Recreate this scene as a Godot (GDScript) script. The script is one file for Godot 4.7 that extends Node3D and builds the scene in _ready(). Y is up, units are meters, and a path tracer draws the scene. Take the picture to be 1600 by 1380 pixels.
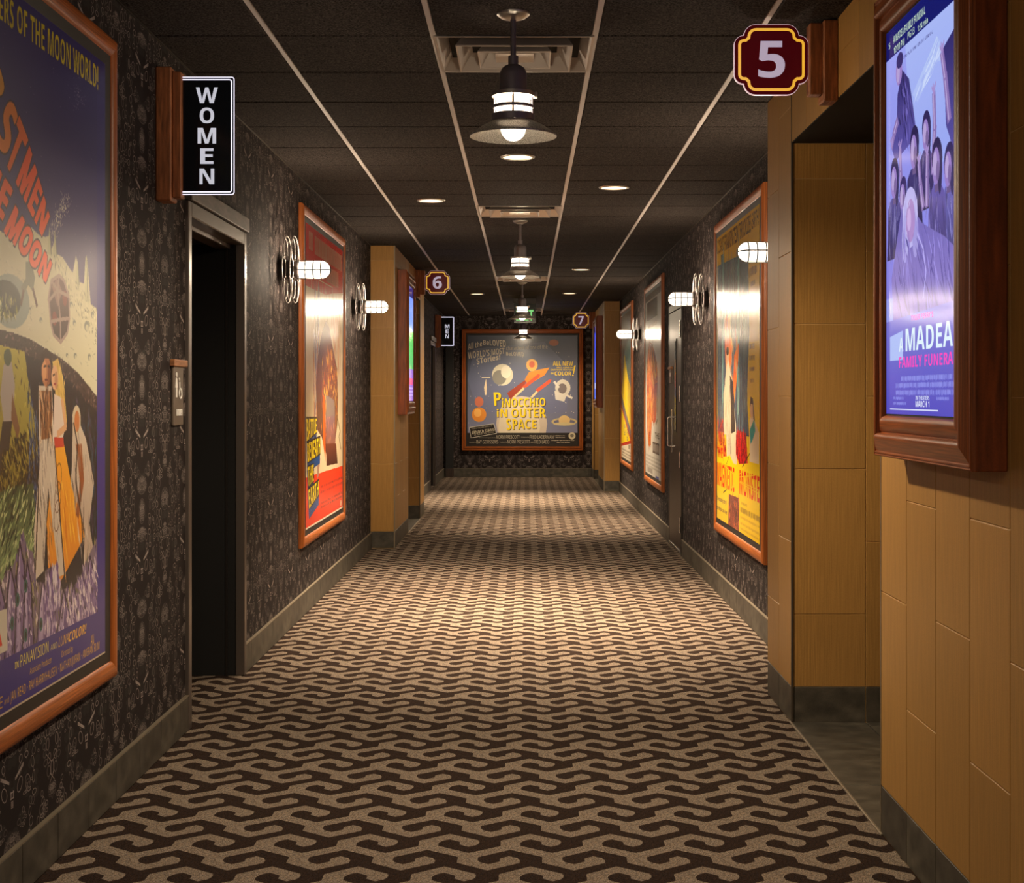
extends Node3D
# A cinema corridor: patterned carpet, black lay-in ceiling, wallpapered walls with framed posters, tiled auditorium entries.

const EYE := 1.3772       # camera height
const CEIL := 2.726       # ceiling height
const XL := -1.3988       # left wall face
const XR := 1.342         # right wall face
const TR := 1.115         # face of the tiled blocks on the right
const TL := -1.181        # face of the tiled block on the left
const DEND := 24.67       # end wall
const DBACK := -3.0       # rear wall, behind the camera
const PITCH := 0.6139     # ceiling tile pitch
const DJ := 5.4645        # first ceiling joint in view
const TX := [-0.9594, -0.3498, 0.2598, 0.8694]
const BASE_H := 0.153

var M := {}
var used := {}
var rng := RandomNumberGenerator.new()
var cache := {}

# ------------------------------------------------------------------ nodes
func numbered(n: String) -> String:
	var k: int = used.get(n, 0)
	used[n] = k + 1
	return n if k == 0 else "%s_%03d" % [n, k]

func tag(o: Node, label: String, category: String, group := "", kind := "") -> Node:
	o.set_meta("label", label)
	o.set_meta("category", category)
	if group: o.set_meta("group", group)
	if kind: o.set_meta("kind", kind)
	return o

func thing(called: String, label: String, category: String, at := Vector3.ZERO, turn := 0.0, group := "", kind := "") -> Node3D:
	var o := Node3D.new()
	o.name = numbered(called)
	add_child(o)
	o.position = at
	o.rotation.y = turn
	tag(o, label, category, group, kind)
	return o

func obj(called: String, what, mat: Material, parent: Node = null) -> MeshInstance3D:
	var o := MeshInstance3D.new()
	o.name = called if parent else numbered(called)
	o.mesh = what.commit() if what is SurfaceTool else what
	o.material_override = mat
	(parent if parent else self).add_child(o, true)
	return o

func dup(src: Node3D, label: String, at: Vector3, turn := 0.0) -> Node3D:
	var o: Node3D = src.duplicate()
	o.name = numbered(str(src.name).rstrip("0123456789_"))
	add_child(o)
	o.position = at
	o.rotation.y = turn
	o.set_meta("label", label)
	return o

# ------------------------------------------------------------------ meshes
func mb() -> SurfaceTool:
	var st := SurfaceTool.new()
	st.begin(Mesh.PRIMITIVE_TRIANGLES)
	return st

func puv(p: Vector3, n: Vector3) -> Vector2:
	var a := n.abs()
	if a.x >= a.y and a.x >= a.z: return Vector2(p.z, -p.y)
	if a.y >= a.z: return Vector2(p.x, p.z)
	return Vector2(p.x, -p.y)

func vtx(st: SurfaceTool, p: Vector3, n: Vector3, uv: Vector2) -> void:
	st.set_normal(n); st.set_uv(uv); st.add_vertex(p)

func face(st: SurfaceTool, pts: Array, away = null) -> void:   # a convex polygon; away = a point behind it
	var n: Vector3 = (pts[1] - pts[0]).cross(pts[2] - pts[0]).normalized()
	if away != null and n.dot(pts[0] - away) < 0.0:
		pts = pts.duplicate(); pts.reverse(); n = -n
	for i in range(1, pts.size() - 1):
		for p in [pts[0], pts[i + 1], pts[i]]: vtx(st, p, n, puv(p, n))

func rect_uv(st: SurfaceTool, a: Vector3, b: Vector3, c: Vector3, d: Vector3, uv0 := Vector2(0, 1), uv1 := Vector2(1, 0)) -> void:
	# a bottom-left, b bottom-right, c top-right, d top-left, seen from the front
	var n := (b - a).cross(d - a).normalized()
	var u := [Vector2(uv0.x, uv0.y), Vector2(uv1.x, uv0.y), Vector2(uv1.x, uv1.y), Vector2(uv0.x, uv1.y)]
	var p := [a, b, c, d]
	for i in [0, 2, 1, 0, 3, 2]: vtx(st, p[i], n, u[i])

func box(st: SurfaceTool, lo: Vector3, hi: Vector3, b := 0.0) -> SurfaceTool:
	var l := lo.min(hi)
	var h := lo.max(hi)
	var c := (l + h) / 2.0
	var e := (h - l) / 2.0
	b = minf(b, minf(e.x, minf(e.y, e.z)) * 0.9)
	var P := func(s: Vector3, ax: int) -> Vector3:
		var q := e - Vector3(b, b, b)
		q[ax] = e[ax]
		return c + q * s
	for ax in 3:
		var u := (ax + 1) % 3
		var v := (ax + 2) % 3
		for s in [-1.0, 1.0]:
			var pts := []
			for uv in [[-1.0, -1.0], [1.0, -1.0], [1.0, 1.0], [-1.0, 1.0]]:
				var sg := Vector3.ZERO
				sg[ax] = s; sg[u] = uv[0]; sg[v] = uv[1]
				pts.append(P.call(sg, ax))
			face(st, pts, c)
	if b > 0.0:
		for ax in 3:
			var u := (ax + 1) % 3
			var v := (ax + 2) % 3
			for su in [-1.0, 1.0]:
				for sv in [-1.0, 1.0]:
					var a0 := Vector3.ZERO
					a0[ax] = -1.0; a0[u] = su; a0[v] = sv
					var a1 := a0
					a1[ax] = 1.0
					face(st, [P.call(a0, u), P.call(a1, u), P.call(a1, v), P.call(a0, v)], c)
		for sx in [-1.0, 1.0]:
			for sy in [-1.0, 1.0]:
				for sz in [-1.0, 1.0]:
					var s := Vector3(sx, sy, sz)
					face(st, [P.call(s, 0), P.call(s, 1), P.call(s, 2)], c)
	return st

func bx(lo: Vector3, hi: Vector3, b := 0.0) -> SurfaceTool:
	return box(mb(), lo, hi, b)

# world box from x, height and depth ranges
func wb(x0: float, x1: float, y0: float, y1: float, d0: float, d1: float, b := 0.0) -> SurfaceTool:
	return bx(Vector3(x0, y0, -d0), Vector3(x1, y1, -d1), b)

func lathe(st: SurfaceTool, prof: Array, segs := 24, tf := Transform3D(), uvs := 4.0) -> SurfaceTool:   # prof: Vector2(radius, y)
	var nseg := prof.size() - 1
	var sn := []
	for i in nseg:
		var t: Vector2 = prof[i + 1] - prof[i]
		sn.append(Vector2(t.y, -t.x).normalized())
	for i in nseg:
		var n0: Vector2 = sn[i]
		var n1: Vector2 = sn[i]
		if i > 0 and sn[i - 1].dot(sn[i]) > 0.75: n0 = (sn[i - 1] + sn[i]).normalized()
		if i < nseg - 1 and sn[i + 1].dot(sn[i]) > 0.75: n1 = (sn[i + 1] + sn[i]).normalized()
		for k in segs:
			var a0 := TAU * k / segs
			var a1 := TAU * (k + 1) / segs
			var q := []
			for c in [[prof[i], n0, a0], [prof[i], n0, a1], [prof[i + 1], n1, a1], [prof[i + 1], n1, a0]]:
				var d := Vector3(cos(c[2]), 0, sin(c[2]))
				q.append([tf * (d * c[0].x + Vector3.UP * c[0].y), (tf.basis * (d * c[1].x + Vector3.UP * c[1].y)).normalized(), Vector2(c[2] / TAU * uvs, c[0].y * 8.0)])
			for j in ([0, 2, 3, 0, 1, 2]):
				vtx(st, q[j][0], q[j][1], q[j][2])
	return st

func tube(st: SurfaceTool, path: Array, r: float, segs := 8, closed := false, up := Vector3.UP) -> SurfaceTool:
	var n := path.size()
	var rings := []
	for i in n:
		var a: Vector3 = path[(i - 1 + n) % n] if closed or i > 0 else path[i]
		var b: Vector3 = path[(i + 1) % n] if closed or i < n - 1 else path[i]
		var t := (b - a).normalized()
		var u := up
		if absf(t.dot(u)) > 0.95: u = Vector3(0.31, 0.2, 0.9).normalized()
		var s := t.cross(u).normalized()
		var w := s.cross(t).normalized()
		var ring := []
		for k in segs:
			var an := TAU * k / segs
			var d := s * cos(an) + w * sin(an)
			ring.append([path[i] + d * r, d])
		rings.append(ring)
	for i in (n if closed else n - 1):
		var A: Array = rings[i]
		var B: Array = rings[(i + 1) % n]
		for k in segs:
			var k1 := (k + 1) % segs
			for q in [A[k], A[k1], B[k1], A[k], B[k1], B[k]]:
				vtx(st, q[0], q[1], Vector2(0, 0))
	return st

func ring_path(c: Vector3, r: float, n := 24, u := Vector3.RIGHT, v := Vector3.UP) -> Array:
	var p := []
	for i in n: p.append(c + u * cos(TAU * i / n) * r + v * sin(TAU * i / n) * r)
	return p

func plate(st: SurfaceTool, poly: PackedVector2Array, z0: float, z1: float) -> SurfaceTool:   # extruded outline in x, y
	if Geometry2D.is_polygon_clockwise(poly):
		poly = poly.duplicate(); poly.reverse()
	var idx := Geometry2D.triangulate_polygon(poly)
	for i in range(0, idx.size(), 3):
		var t := [poly[idx[i]], poly[idx[i + 1]], poly[idx[i + 2]]]
		if (t[1] - t[0]).cross(t[2] - t[0]) < 0: t.reverse()
		face(st, [Vector3(t[0].x, t[0].y, z1), Vector3(t[1].x, t[1].y, z1), Vector3(t[2].x, t[2].y, z1)])
		face(st, [Vector3(t[2].x, t[2].y, z0), Vector3(t[1].x, t[1].y, z0), Vector3(t[0].x, t[0].y, z0)])
	for i in poly.size():
		var a := poly[i]
		var b := poly[(i + 1) % poly.size()]
		if a.distance_to(b) > 1e-6:
			face(st, [Vector3(a.x, a.y, z0), Vector3(b.x, b.y, z0), Vector3(b.x, b.y, z1), Vector3(a.x, a.y, z1)])
	return st

func rrect(w: float, h: float, r: float, n := 6) -> PackedVector2Array:   # half sizes
	var p := PackedVector2Array()
	for c in [[1, 1, 0.0], [-1, 1, PI / 2], [-1, -1, PI], [1, -1, PI * 1.5]]:
		for i in n + 1:
			var a: float = c[2] + PI / 2 * i / n
			p.append(Vector2(c[0] * (w - r) + cos(a) * r, c[1] * (h - r) + sin(a) * r))
	return p

# four mitred frame pieces round a w x h rectangle (centre at c, facing +z); prof: Vector2(inset, z)
func frame_pieces(w: float, h: float, c: Vector3, prof: Array) -> Array:
	var out := []
	var corner := func(k: int, p: Vector2) -> Vector3:
		var s: Vector2 = [Vector2(-1, -1), Vector2(1, -1), Vector2(1, 1), Vector2(-1, 1)][k]
		return c + Vector3(s.x * (w / 2 - p.x), s.y * (h / 2 - p.x), p.y)
	for side in 4:
		var st := mb()
		var inward: Vector3 = [Vector3.UP, Vector3.LEFT, Vector3.DOWN, Vector3.RIGHT][side]
		var sn := []
		for i in prof.size() - 1:
			var t: Vector2 = prof[i + 1] - prof[i]
			sn.append((inward * (-t.y) + Vector3(0, 0, 1) * t.x).normalized())
		var run := 0.0
		for i in prof.size() - 1:
			var n0: Vector3 = sn[i]
			var n1: Vector3 = sn[i]
			if i > 0 and sn[i - 1].dot(sn[i]) > 0.7: n0 = (sn[i - 1] + sn[i]).normalized()
			if i < prof.size() - 2 and sn[i + 1].dot(sn[i]) > 0.7: n1 = (sn[i + 1] + sn[i]).normalized()
			var step: float = (prof[i + 1] - prof[i]).length()
			var a: Vector3 = corner.call(side, prof[i])
			var b: Vector3 = corner.call((side + 1) % 4, prof[i])
			var cc: Vector3 = corner.call((side + 1) % 4, prof[i + 1])
			var d: Vector3 = corner.call(side, prof[i + 1])
			var L := a.distance_to(b)
			var P := [[a, n0, Vector2(0.0, run)], [b, n0, Vector2(L, run)], [cc, n1, Vector2(L, run + step)], [d, n1, Vector2(0.0, run + step)]]
			for j in [0, 2, 1, 0, 3, 2]: vtx(st, P[j][0], P[j][1], P[j][2] + Vector2(side * 0.37, side * 0.21))
			run += step
		out.append(st)
	return out

func letters(s: String, bold := true) -> Array:   # [triangle corners, box] of flat lettering
	var key := s + str(bold)
	if not cache.has(key):
		var f := SystemFont.new()
		f.font_names = PackedStringArray(["Droid Sans"])
		f.font_weight = 700 if bold else 400
		var t := TextMesh.new()
		t.text = s; t.font = f; t.depth = 0.0; t.font_size = 64; t.pixel_size = 0.01; t.curve_step = 1.0
		var a := t.get_mesh_arrays()
		var v: PackedVector3Array = a[Mesh.ARRAY_VERTEX]
		var ix = a[Mesh.ARRAY_INDEX]
		var tri := PackedVector2Array()
		if ix != null and ix.size():
			for i in ix: tri.append(Vector2(v[i].x, v[i].y))
		else:
			for p in v: tri.append(Vector2(p.x, p.y))
		var r := Rect2(tri[0], Vector2.ZERO)
		for p in tri: r = r.expand(p)
		cache[key] = [tri, r]
	return cache[key]

func sign_text(s: String, w: float, h: float, depth := 0.003) -> Mesh:   # solid lettering stretched to w x h, centred
	var f := SystemFont.new()
	f.font_names = PackedStringArray(["Droid Sans"])
	f.font_weight = 700
	var t := TextMesh.new()
	t.text = s; t.font = f; t.depth = depth; t.font_size = 64; t.pixel_size = 0.01
	var a := t.get_mesh_arrays()
	var v: PackedVector3Array = a[Mesh.ARRAY_VERTEX]
	var lo := Vector2(1e9, 1e9)
	var hi := -lo
	for p in v:
		lo = lo.min(Vector2(p.x, p.y)); hi = hi.max(Vector2(p.x, p.y))
	for i in v.size():
		v[i] = Vector3((v[i].x - (lo.x + hi.x) / 2) * w / (hi.x - lo.x), (v[i].y - (lo.y + hi.y) / 2) * h / (hi.y - lo.y), v[i].z + depth / 2)
	a[Mesh.ARRAY_VERTEX] = v
	var m := ArrayMesh.new()
	m.add_surface_from_arrays(Mesh.PRIMITIVE_TRIANGLES, a)
	return m

# ------------------------------------------------------------------ print canvas (flat artwork, drawn in units of a thousandth of its width and height)
class Canvas:
	var im: Image
	var w: int
	var h: int
	var kx: float
	var ky: float
	var own
	var r := RandomNumberGenerator.new()
	func _init(owner_: Node, w_: int, h_: int, bg: Color):
		own = owner_
		w = w_ * 2; h = h_ * 2
		kx = w / 1000.0; ky = h / 1000.0
		im = Image.create(w, h, false, Image.FORMAT_RGB8)
		im.fill(bg)
		r.seed = 7
	func done() -> ImageTexture:
		im.resize(w / 2, h / 2, Image.INTERPOLATE_BILINEAR)
		return ImageTexture.create_from_image(im)
	func poly(pts: Array, col: Color, col2 = null) -> void:   # col2: colour at the bottom
		var n := pts.size()
		var p := PackedVector2Array()
		var y0 := 1e9
		var y1 := -1e9
		for q in pts:
			var s := Vector2(q[0] * kx, q[1] * ky) if q is Array else Vector2(q.x * kx, q.y * ky)
			p.append(s)
			y0 = minf(y0, s.y); y1 = maxf(y1, s.y)
		for y in range(maxi(0, int(y0)), mini(h - 1, int(y1) + 1) + 1):
			var yc := y + 0.5
			var xs := []
			for i in n:
				var a := p[i]
				var b := p[(i + 1) % n]
				if (a.y <= yc) != (b.y <= yc): xs.append(a.x + (yc - a.y) / (b.y - a.y) * (b.x - a.x))
			xs.sort()
			var c: Color = col if col2 == null else col.lerp(col2, clampf((yc - y0) / maxf(y1 - y0, 1.0), 0, 1))
			for i in range(0, xs.size() - 1, 2):
				var a: int = roundi(xs[i])
				var b: int = roundi(xs[i + 1])
				if b > a: im.fill_rect(Rect2i(a, y, b - a, 1), c)
	func rect(x: float, y: float, ww: float, hh: float, col: Color) -> void:
		im.fill_rect(Rect2i(roundi(x * kx), roundi(y * ky), maxi(1, roundi(ww * kx)), maxi(1, roundi(hh * ky))), col)
	func ell(x: float, y: float, rx: float, ry: float, col: Color, rot := 0.0, n := 20) -> void:
		var p := []
		for i in n:
			var v := Vector2(cos(TAU * i / n) * rx, sin(TAU * i / n) * ry).rotated(rot)
			p.append(Vector2(x, y) + v)
		poly(p, col)
	func line(pts: Array, wd: float, col: Color) -> void:
		for i in pts.size() - 1:
			var a: Vector2 = Vector2(pts[i][0], pts[i][1]) if pts[i] is Array else pts[i]
			var b: Vector2 = Vector2(pts[i + 1][0], pts[i + 1][1]) if pts[i + 1] is Array else pts[i + 1]
			var t := (Vector2(b.x * kx, b.y * ky) - Vector2(a.x * kx, a.y * ky)).normalized() * wd * kx / 2
			var nn := Vector2(-t.y / kx, t.x / ky)
			var e := Vector2(t.x / kx, t.y / ky) * 0.4
			poly([a + nn - e, b + nn + e, b - nn + e, a - nn - e], col)
	func loop(x: float, y: float, rx: float, ry: float, wd: float, col: Color, rot := 0.0, n := 14) -> void:
		var p := []
		for i in n + 1: p.append(Vector2(x, y) + Vector2(cos(TAU * i / n) * rx, sin(TAU * i / n) * ry).rotated(rot))
		line(p, wd, col)
	func soften(f: int) -> void:   # the slight blur of old print
		im.resize(w / f, h / f, Image.INTERPOLATE_BILINEAR)
		im.resize(w, h, Image.INTERPOLATE_CUBIC)
	func fat(s: String, q: Array, col: Color, by: float) -> void:
		for o in [[-by, 0], [by, 0], [0, -by], [0, by]]:
			var p := []
			for k in q: p.append([k[0] + o[0], k[1] + o[1]])
			text(s, p, col)
	func text(s: String, q: Array, col: Color, bold := true) -> void:   # q: four corners TL TR BR BL
		var L: Array = own.letters(s, bold)
		var tri: PackedVector2Array = L[0]
		var b: Rect2 = L[1]
		var c := []
		for k in q: c.append(Vector2(k[0], k[1]))
		var o := PackedVector2Array()
		for p in tri:
			var u := (p.x - b.position.x) / b.size.x
			var v := 1.0 - (p.y - b.position.y) / b.size.y
			o.append(c[0].lerp(c[1], u).lerp(c[3].lerp(c[2], u), v))
		for i in range(0, o.size(), 3): poly([o[i], o[i + 1], o[i + 2]], col)
	func trect(s: String, x: float, y: float, ww: float, hh: float, col: Color, bold := true) -> void:
		text(s, [[x, y], [x + ww, y], [x + ww, y + hh], [x, y + hh]], col, bold)
	func small_print(x: float, y: float, ww: float, hh: float, col: Color) -> void:   # lettering too small to read: a run of strokes
		var k := x
		while k < x + ww:
			var s := r.randf_range(2.0, 5.0)
			if r.randf() > 0.16: rect(k, y + r.randf() * hh * 0.15, s * 0.62, hh * r.randf_range(0.75, 1.0), col)
			k += s
	func dabs(pts: Array, cols: Array, n: int, l0: float, l1: float, wd: float, ang: float, spread: float) -> void:
		var p := PackedVector2Array()
		var lo := Vector2(1e9, 1e9)
		var hi := -lo
		for q in pts:
			p.append(Vector2(q[0], q[1])); lo = lo.min(p[-1]); hi = hi.max(p[-1])
		for i in n:
			var c := Vector2(r.randf_range(lo.x, hi.x), r.randf_range(lo.y, hi.y))
			var l := r.randf_range(l0, l1)
			var a := ang + r.randf_range(-spread, spread)
			var t := Vector2(cos(a), sin(a)) * l / 2
			var m := Vector2(-sin(a), cos(a)) * wd * r.randf_range(0.4, 1.2) / 2
			var k: Color = cols[r.randi() % cols.size()]
			if Geometry2D.is_point_in_polygon(c, p): poly([c - t, c + m, c + t, c - m], k)

func C8(r: int, g: int, b: int) -> Color: return Color8(r, g, b)

# ------------------------------------------------------------------ materials
func mat(col: Color, rough := 0.6, metal := 0.0) -> StandardMaterial3D:
	var m := StandardMaterial3D.new()
	m.albedo_color = col
	m.roughness = rough
	m.metallic = metal
	return m

func glow(col: Color, energy: float) -> StandardMaterial3D:
	var m := mat(Color(0.9, 0.9, 0.9), 0.3)
	m.emission_enabled = true
	m.emission = col
	m.emission_energy_multiplier = energy
	return m

func grain(w: int, h: int, fx: float, fy: float, amp: float, fine: float, seed_: int, along_x := false) -> ImageTexture:   # streaky tone map round white
	var n := FastNoiseLite.new()
	n.seed = seed_; n.frequency = 1.0
	n.fractal_octaves = 3
	var r := RandomNumberGenerator.new()
	r.seed = seed_
	var im := Image.create(w, h, false, Image.FORMAT_RGB8)
	for y in h:
		for x in w:
			# wrap by blending two copies
			var u := float(x) / w
			var v := float(y) / h
			var p := n.get_noise_2d(u * fx, v * fy) * (1.0 - u) + n.get_noise_2d((u - 1.0) * fx, v * fy) * u
			var q := n.get_noise_2d(u * fx, (v - 1.0) * fy) * (1.0 - u) + n.get_noise_2d((u - 1.0) * fx, (v - 1.0) * fy) * u
			var k := clampf(0.8 + amp * lerpf(p, q, v) + r.randf_range(-fine, fine), 0.0, 1.0)
			im.set_pixel(x, y, Color(k, k, k))
	return ImageTexture.create_from_image(im)

func triplanar(m: StandardMaterial3D, t: Texture2D, size: float) -> StandardMaterial3D:
	m.albedo_texture = t
	m.uv1_triplanar = true
	m.uv1_world_triplanar = true
	m.uv1_triplanar_sharpness = 8.0
	m.uv1_scale = Vector3.ONE / size
	return m

func carpet_texture() -> ImageTexture:
	var c := Canvas.new(self, 512, 640, C8(119, 106, 93))
	var d1 := [[0, 0], [3, -6], [13, -12], [26, -4], [26, 5], [37, 12], [47, 6], [50, -1], [49, -10], [12, -30], [12, -40], [26, -40], [62, -18], [99, -39], [106, -29], [76, -10], [76, 10], [38, 31], [0, 9]]
	for ox in range(-2, 3):
		for oy in range(-2, 3):
			var a := []
			var b := []
			for p in d1:
				a.append([(p[0] + ox * 100) * 10.0, (p[1] + oy * 100) * 10.0])
				b.append([(p[0] + 50 + ox * 100) * 10.0, (-47.5 - p[1] + oy * 100) * 10.0])
			c.poly(a, C8(46, 36, 31))
			c.poly(b, C8(46, 36, 31))
	c.im.resize(512, 640, Image.INTERPOLATE_BILINEAR)
	var r := RandomNumberGenerator.new()
	r.seed = 3
	for y in range(0, 640, 4):
		for x in range(0, 512, 5):
			var k := r.randf_range(0.62, 1.34)
			var wv := r.randf_range(-0.025, 0.025)
			for j in 20:
				var px := mini(511, x + j % 5 + (y / 4 % 2) * 2)
				var py := y + j / 5
				var q := c.im.get_pixel(px, py)
				var kk := k * r.randf_range(0.88, 1.12)
				c.im.set_pixel(px, py, Color(q.r * kk + wv, q.g * kk, q.b * kk - wv))
	return ImageTexture.create_from_image(c.im)

func wallpaper_texture() -> ImageTexture:
	var c := Canvas.new(self, 1024, 688, C8(40, 34, 33))
	var r := RandomNumberGenerator.new()
	r.seed = 21
	var put := func(kind: int, x: float, y: float, a: float, b: float, wd: float, rot: float, k: float) -> void:
		var col := Color(0.335 * k, 0.305 * k, 0.292 * k)
		for my in [-1000, 0, 1000]:
			if y + my < -150 or y + my > 1150: continue
			for s in [1, -1]:
				var xs: Array = [x, x + 1000] if s == 1 else [-x, 1000 - x]
				for xx in xs:
					if xx < -120 or xx > 1120: continue
					if kind == 0: c.loop(xx, y + my, a, b, wd, col, rot * s, 12)
					elif kind == 1: c.line([Vector2(xx, y + my), Vector2(xx + a * s, y + my + b)], wd, col)
					else: c.ell(xx, y + my, a, b, col, rot * s, 10)
	# faint smudges behind the drawn motifs
	for k in 46:
		put.call(2, r.randf_range(0, 500), r.randf_range(0, 1000), r.randf_range(14, 40), r.randf_range(12, 40), 1.0, 0.0, r.randf_range(0.52, 0.6))
	# drawn motifs on and between the two axes: urns, rosettes, links
	for cl in [[0, 190, 80, 60, 34], [0, 400, 46, 80, 26], [0, 590, 70, 50, 26], [500, 350, 70, 80, 34], [500, 620, 44, 60, 18], [500, 40, 44, 70, 16], [120, 80, 44, 60, 14], [390, 130, 50, 50, 14], [250, 420, 34, 110, 14], [330, 640, 46, 90, 14], [200, 900, 60, 50, 12]]:
		for k in cl[4]:
			var a: float = r.randf() * TAU
			var q: float = sqrt(r.randf())
			var x: float = cl[0] + cos(a) * q * cl[2]
			var y: float = cl[1] + sin(a) * q * cl[3]
			if r.randf() < 0.7: put.call(0, x, y, r.randf_range(8, 24), r.randf_range(8, 22), 3.4, r.randf_range(-0.6, 0.6), r.randf_range(0.85, 1.5))
			else: put.call(1, x, y, r.randf_range(-40, 40), r.randf_range(-26, 26), 3.6, 0.0, r.randf_range(0.85, 1.45))
	for q in [[0, 400, 62, 104, 1.1], [0, 400, 46, 84, 0.9], [500, 350, 84, 100, 1.0], [0, 190, 96, 74, 0.95], [0, 590, 84, 60, 0.9], [500, 620, 52, 70, 0.9]]: put.call(0, q[0], q[1], q[2], q[3], 3.2, 0.0, q[4])
	# chains of oval links
	for ch in [[165, 240, 720], [255, 560, 1020], [320, 180, 540], [405, 460, 860], [90, 620, 800], [215, 0, 330], [370, 20, 300], [450, 640, 980]]:
		var y: float = ch[1]
		while y < ch[2]:
			var b := r.randf_range(18, 40)
			put.call(0, ch[0] + r.randf_range(-12, 12), y, r.randf_range(14, 26), b, 4.0, r.randf_range(-0.3, 0.3), r.randf_range(1.0, 1.6))
			put.call(1, ch[0] + r.randf_range(-6, 6), y + b, r.randf_range(-8, 8), b * 0.5, 3.4, 0.0, 1.1)
			y += b * 2.5
	# drooping ribbons and tags each side of the first axis, little square mark between them
	for k in 3:
		put.call(1, 36, 792 + k * 6, 96, -62 + k * 3, 4.5, 0.0, 1.7)
	put.call(0, 90, 850, 28, 46, 4.2, 0.35, 1.6)
	put.call(0, 190, 880, 30, 60, 4.0, -0.3, 1.4)
	put.call(1, 14, 860, 0, 44, 6.5, 0.0, 1.8)
	put.call(1, 14, 866, -34, 0, 4.5, 0.0, 1.8)
	put.call(1, 14, 902, -34, 0, 4.5, 0.0, 1.8)
	for k in 5: put.call(1, -13, 922 + k * 9, 26, 0, 3.4, 0.0, 1.7)
	put.call(1, 490, 860, -70, -70, 4.4, 0.0, 1.5)
	put.call(0, 500, 905, 20, 52, 4.4, 0.0, 1.7)
	put.call(1, 470, 930, 60, 60, 4.0, 0.0, 1.5)
	return c.done()

func make_materials() -> void:
	M.carpet = mat(Color.WHITE, 0.95)
	M.carpet.albedo_texture = carpet_texture()
	M.carpet.metallic_specular = 0.1
	M.paper = mat(Color.WHITE, 0.8)
	M.paper.albedo_texture = wallpaper_texture()
	M.paper.metallic_specular = 0.2
	var speck := grain(160, 160, 90, 90, 0.7, 0.5, 5)
	M.ctile = triplanar(mat(C8(80, 73, 69), 0.9), speck, 0.62)
	M.ctile.metallic_specular = 0.15
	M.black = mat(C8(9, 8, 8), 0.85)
	M.runner = mat(C8(216, 208, 204), 0.55)
	var linen := grain(256, 256, 90, 0.7, 0.2, 0.04, 8)
	for k in 4:
		var g: float = [1.0, 0.965, 1.03, 0.985][k]
		var m := triplanar(mat(Color8(int(210 * g), int(157 * g), int(84 * g)), 0.45), linen, 0.3)
		m.metallic_specular = 0.4
		M["tan%d" % k] = m
	M.grout = mat(C8(214, 178, 122), 0.85)
	var slate := grain(256, 256, 5, 7, 0.35, 0.05, 11)
	for k in 3:
		M["slate%d" % k] = triplanar(mat(Color8(84 + k * 5, 78 + k * 5, 68 + k * 4), 0.5), slate, 0.7)
	M.joint = mat(C8(30, 27, 24), 0.9)
	M.edge = mat(C8(150, 138, 118), 0.4, 0.6)
	M.edge_dark = mat(C8(84, 76, 66), 0.4, 0.6)
	var wood := grain(256, 256, 2.5, 26, 0.4, 0.04, 14)
	var woodv := grain(256, 256, 26, 2.5, 0.4, 0.04, 15)
	M.frame = mat(C8(192, 106, 46), 0.42)
	M.frame.metallic_specular = 0.35
	M.frame.albedo_texture = wood
	M.frame.uv1_scale = Vector3(1.2, 6, 1)
	M.frame.clearcoat_enabled = true; M.frame.clearcoat = 0.15; M.frame.clearcoat_roughness = 0.3
	M.frame_dark = M.frame.duplicate()
	M.frame_dark.albedo_color = C8(172, 90, 34)
	M.frame_dark.clearcoat = 0.05
	M.case_side = triplanar(mat(C8(166, 80, 30), 0.5), woodv, 0.7)
	M.rough_wood = triplanar(mat(C8(196, 118, 66), 0.6), woodv, 0.4)
	M.cap_wood = triplanar(mat(C8(178, 118, 72), 0.55), wood, 0.4)
	M.door_wood = triplanar(mat(C8(66, 50, 42), 0.4), woodv, 0.8)
	M.head_wood = triplanar(mat(C8(112, 98, 90), 0.45), grain(256, 256, 3, 12, 0.5, 0.03, 17), 0.6)
	M.bronze = mat(C8(104, 94, 88), 0.34, 0.55)
	M.dark_metal = mat(C8(46, 42, 40), 0.4, 0.5)
	M.steel = mat(C8(205, 200, 194), 0.26, 0.9)
	M.alu = mat(C8(190, 186, 180), 0.35, 0.8)
	M.galv = triplanar(mat(C8(206, 200, 190), 0.4, 0.35), grain(128, 128, 24, 24, 0.8, 0.3, 19), 0.12)
	M.pend = mat(C8(140, 134, 138), 0.34, 0.45)
	M.vent = mat(C8(200, 190, 182), 0.3, 0.75)
	M.wire = mat(C8(150, 144, 140), 0.45, 0.3)
	M.guard = mat(C8(44, 42, 42), 0.6)
	M.mat_board = mat(C8(38, 34, 31), 0.5)
	M.mat_black = mat(C8(20, 19, 19), 0.6)
	M.white = mat(C8(225, 222, 215), 0.5)
	M.pend_glass = glow(Color(1.0, 0.90, 0.76), 3.2)
	M.globe = glow(Color(1.0, 0.92, 0.80), 12.0)
	M.jar = glow(Color(1.0, 0.96, 0.90), 1.8)
	M.lens = glow(Color(1.0, 0.86, 0.68), 2.6)
	M.sign_dark = mat(C8(22, 27, 34), 0.12)
	M.letter = glow(Color(0.84, 0.86, 0.93), 0.62)
	M.edge_glow = glow(Color(0.92, 0.90, 1.0), 1.3)
	M.maroon = mat(C8(96, 12, 22), 0.25)
	M.maroon.emission_enabled = true; M.maroon.emission = C8(96, 10, 22); M.maroon.emission_energy_multiplier = 0.22
	M.gold = glow(Color(1.0, 0.72, 0.10), 0.75)
	M.rim_glow = glow(Color(0.85, 0.70, 0.75), 0.7)
	M.numeral = glow(Color(0.78, 0.72, 0.84), 0.55)
	M.green = glow(Color(0.05, 0.75, 0.35), 1.0)

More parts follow.
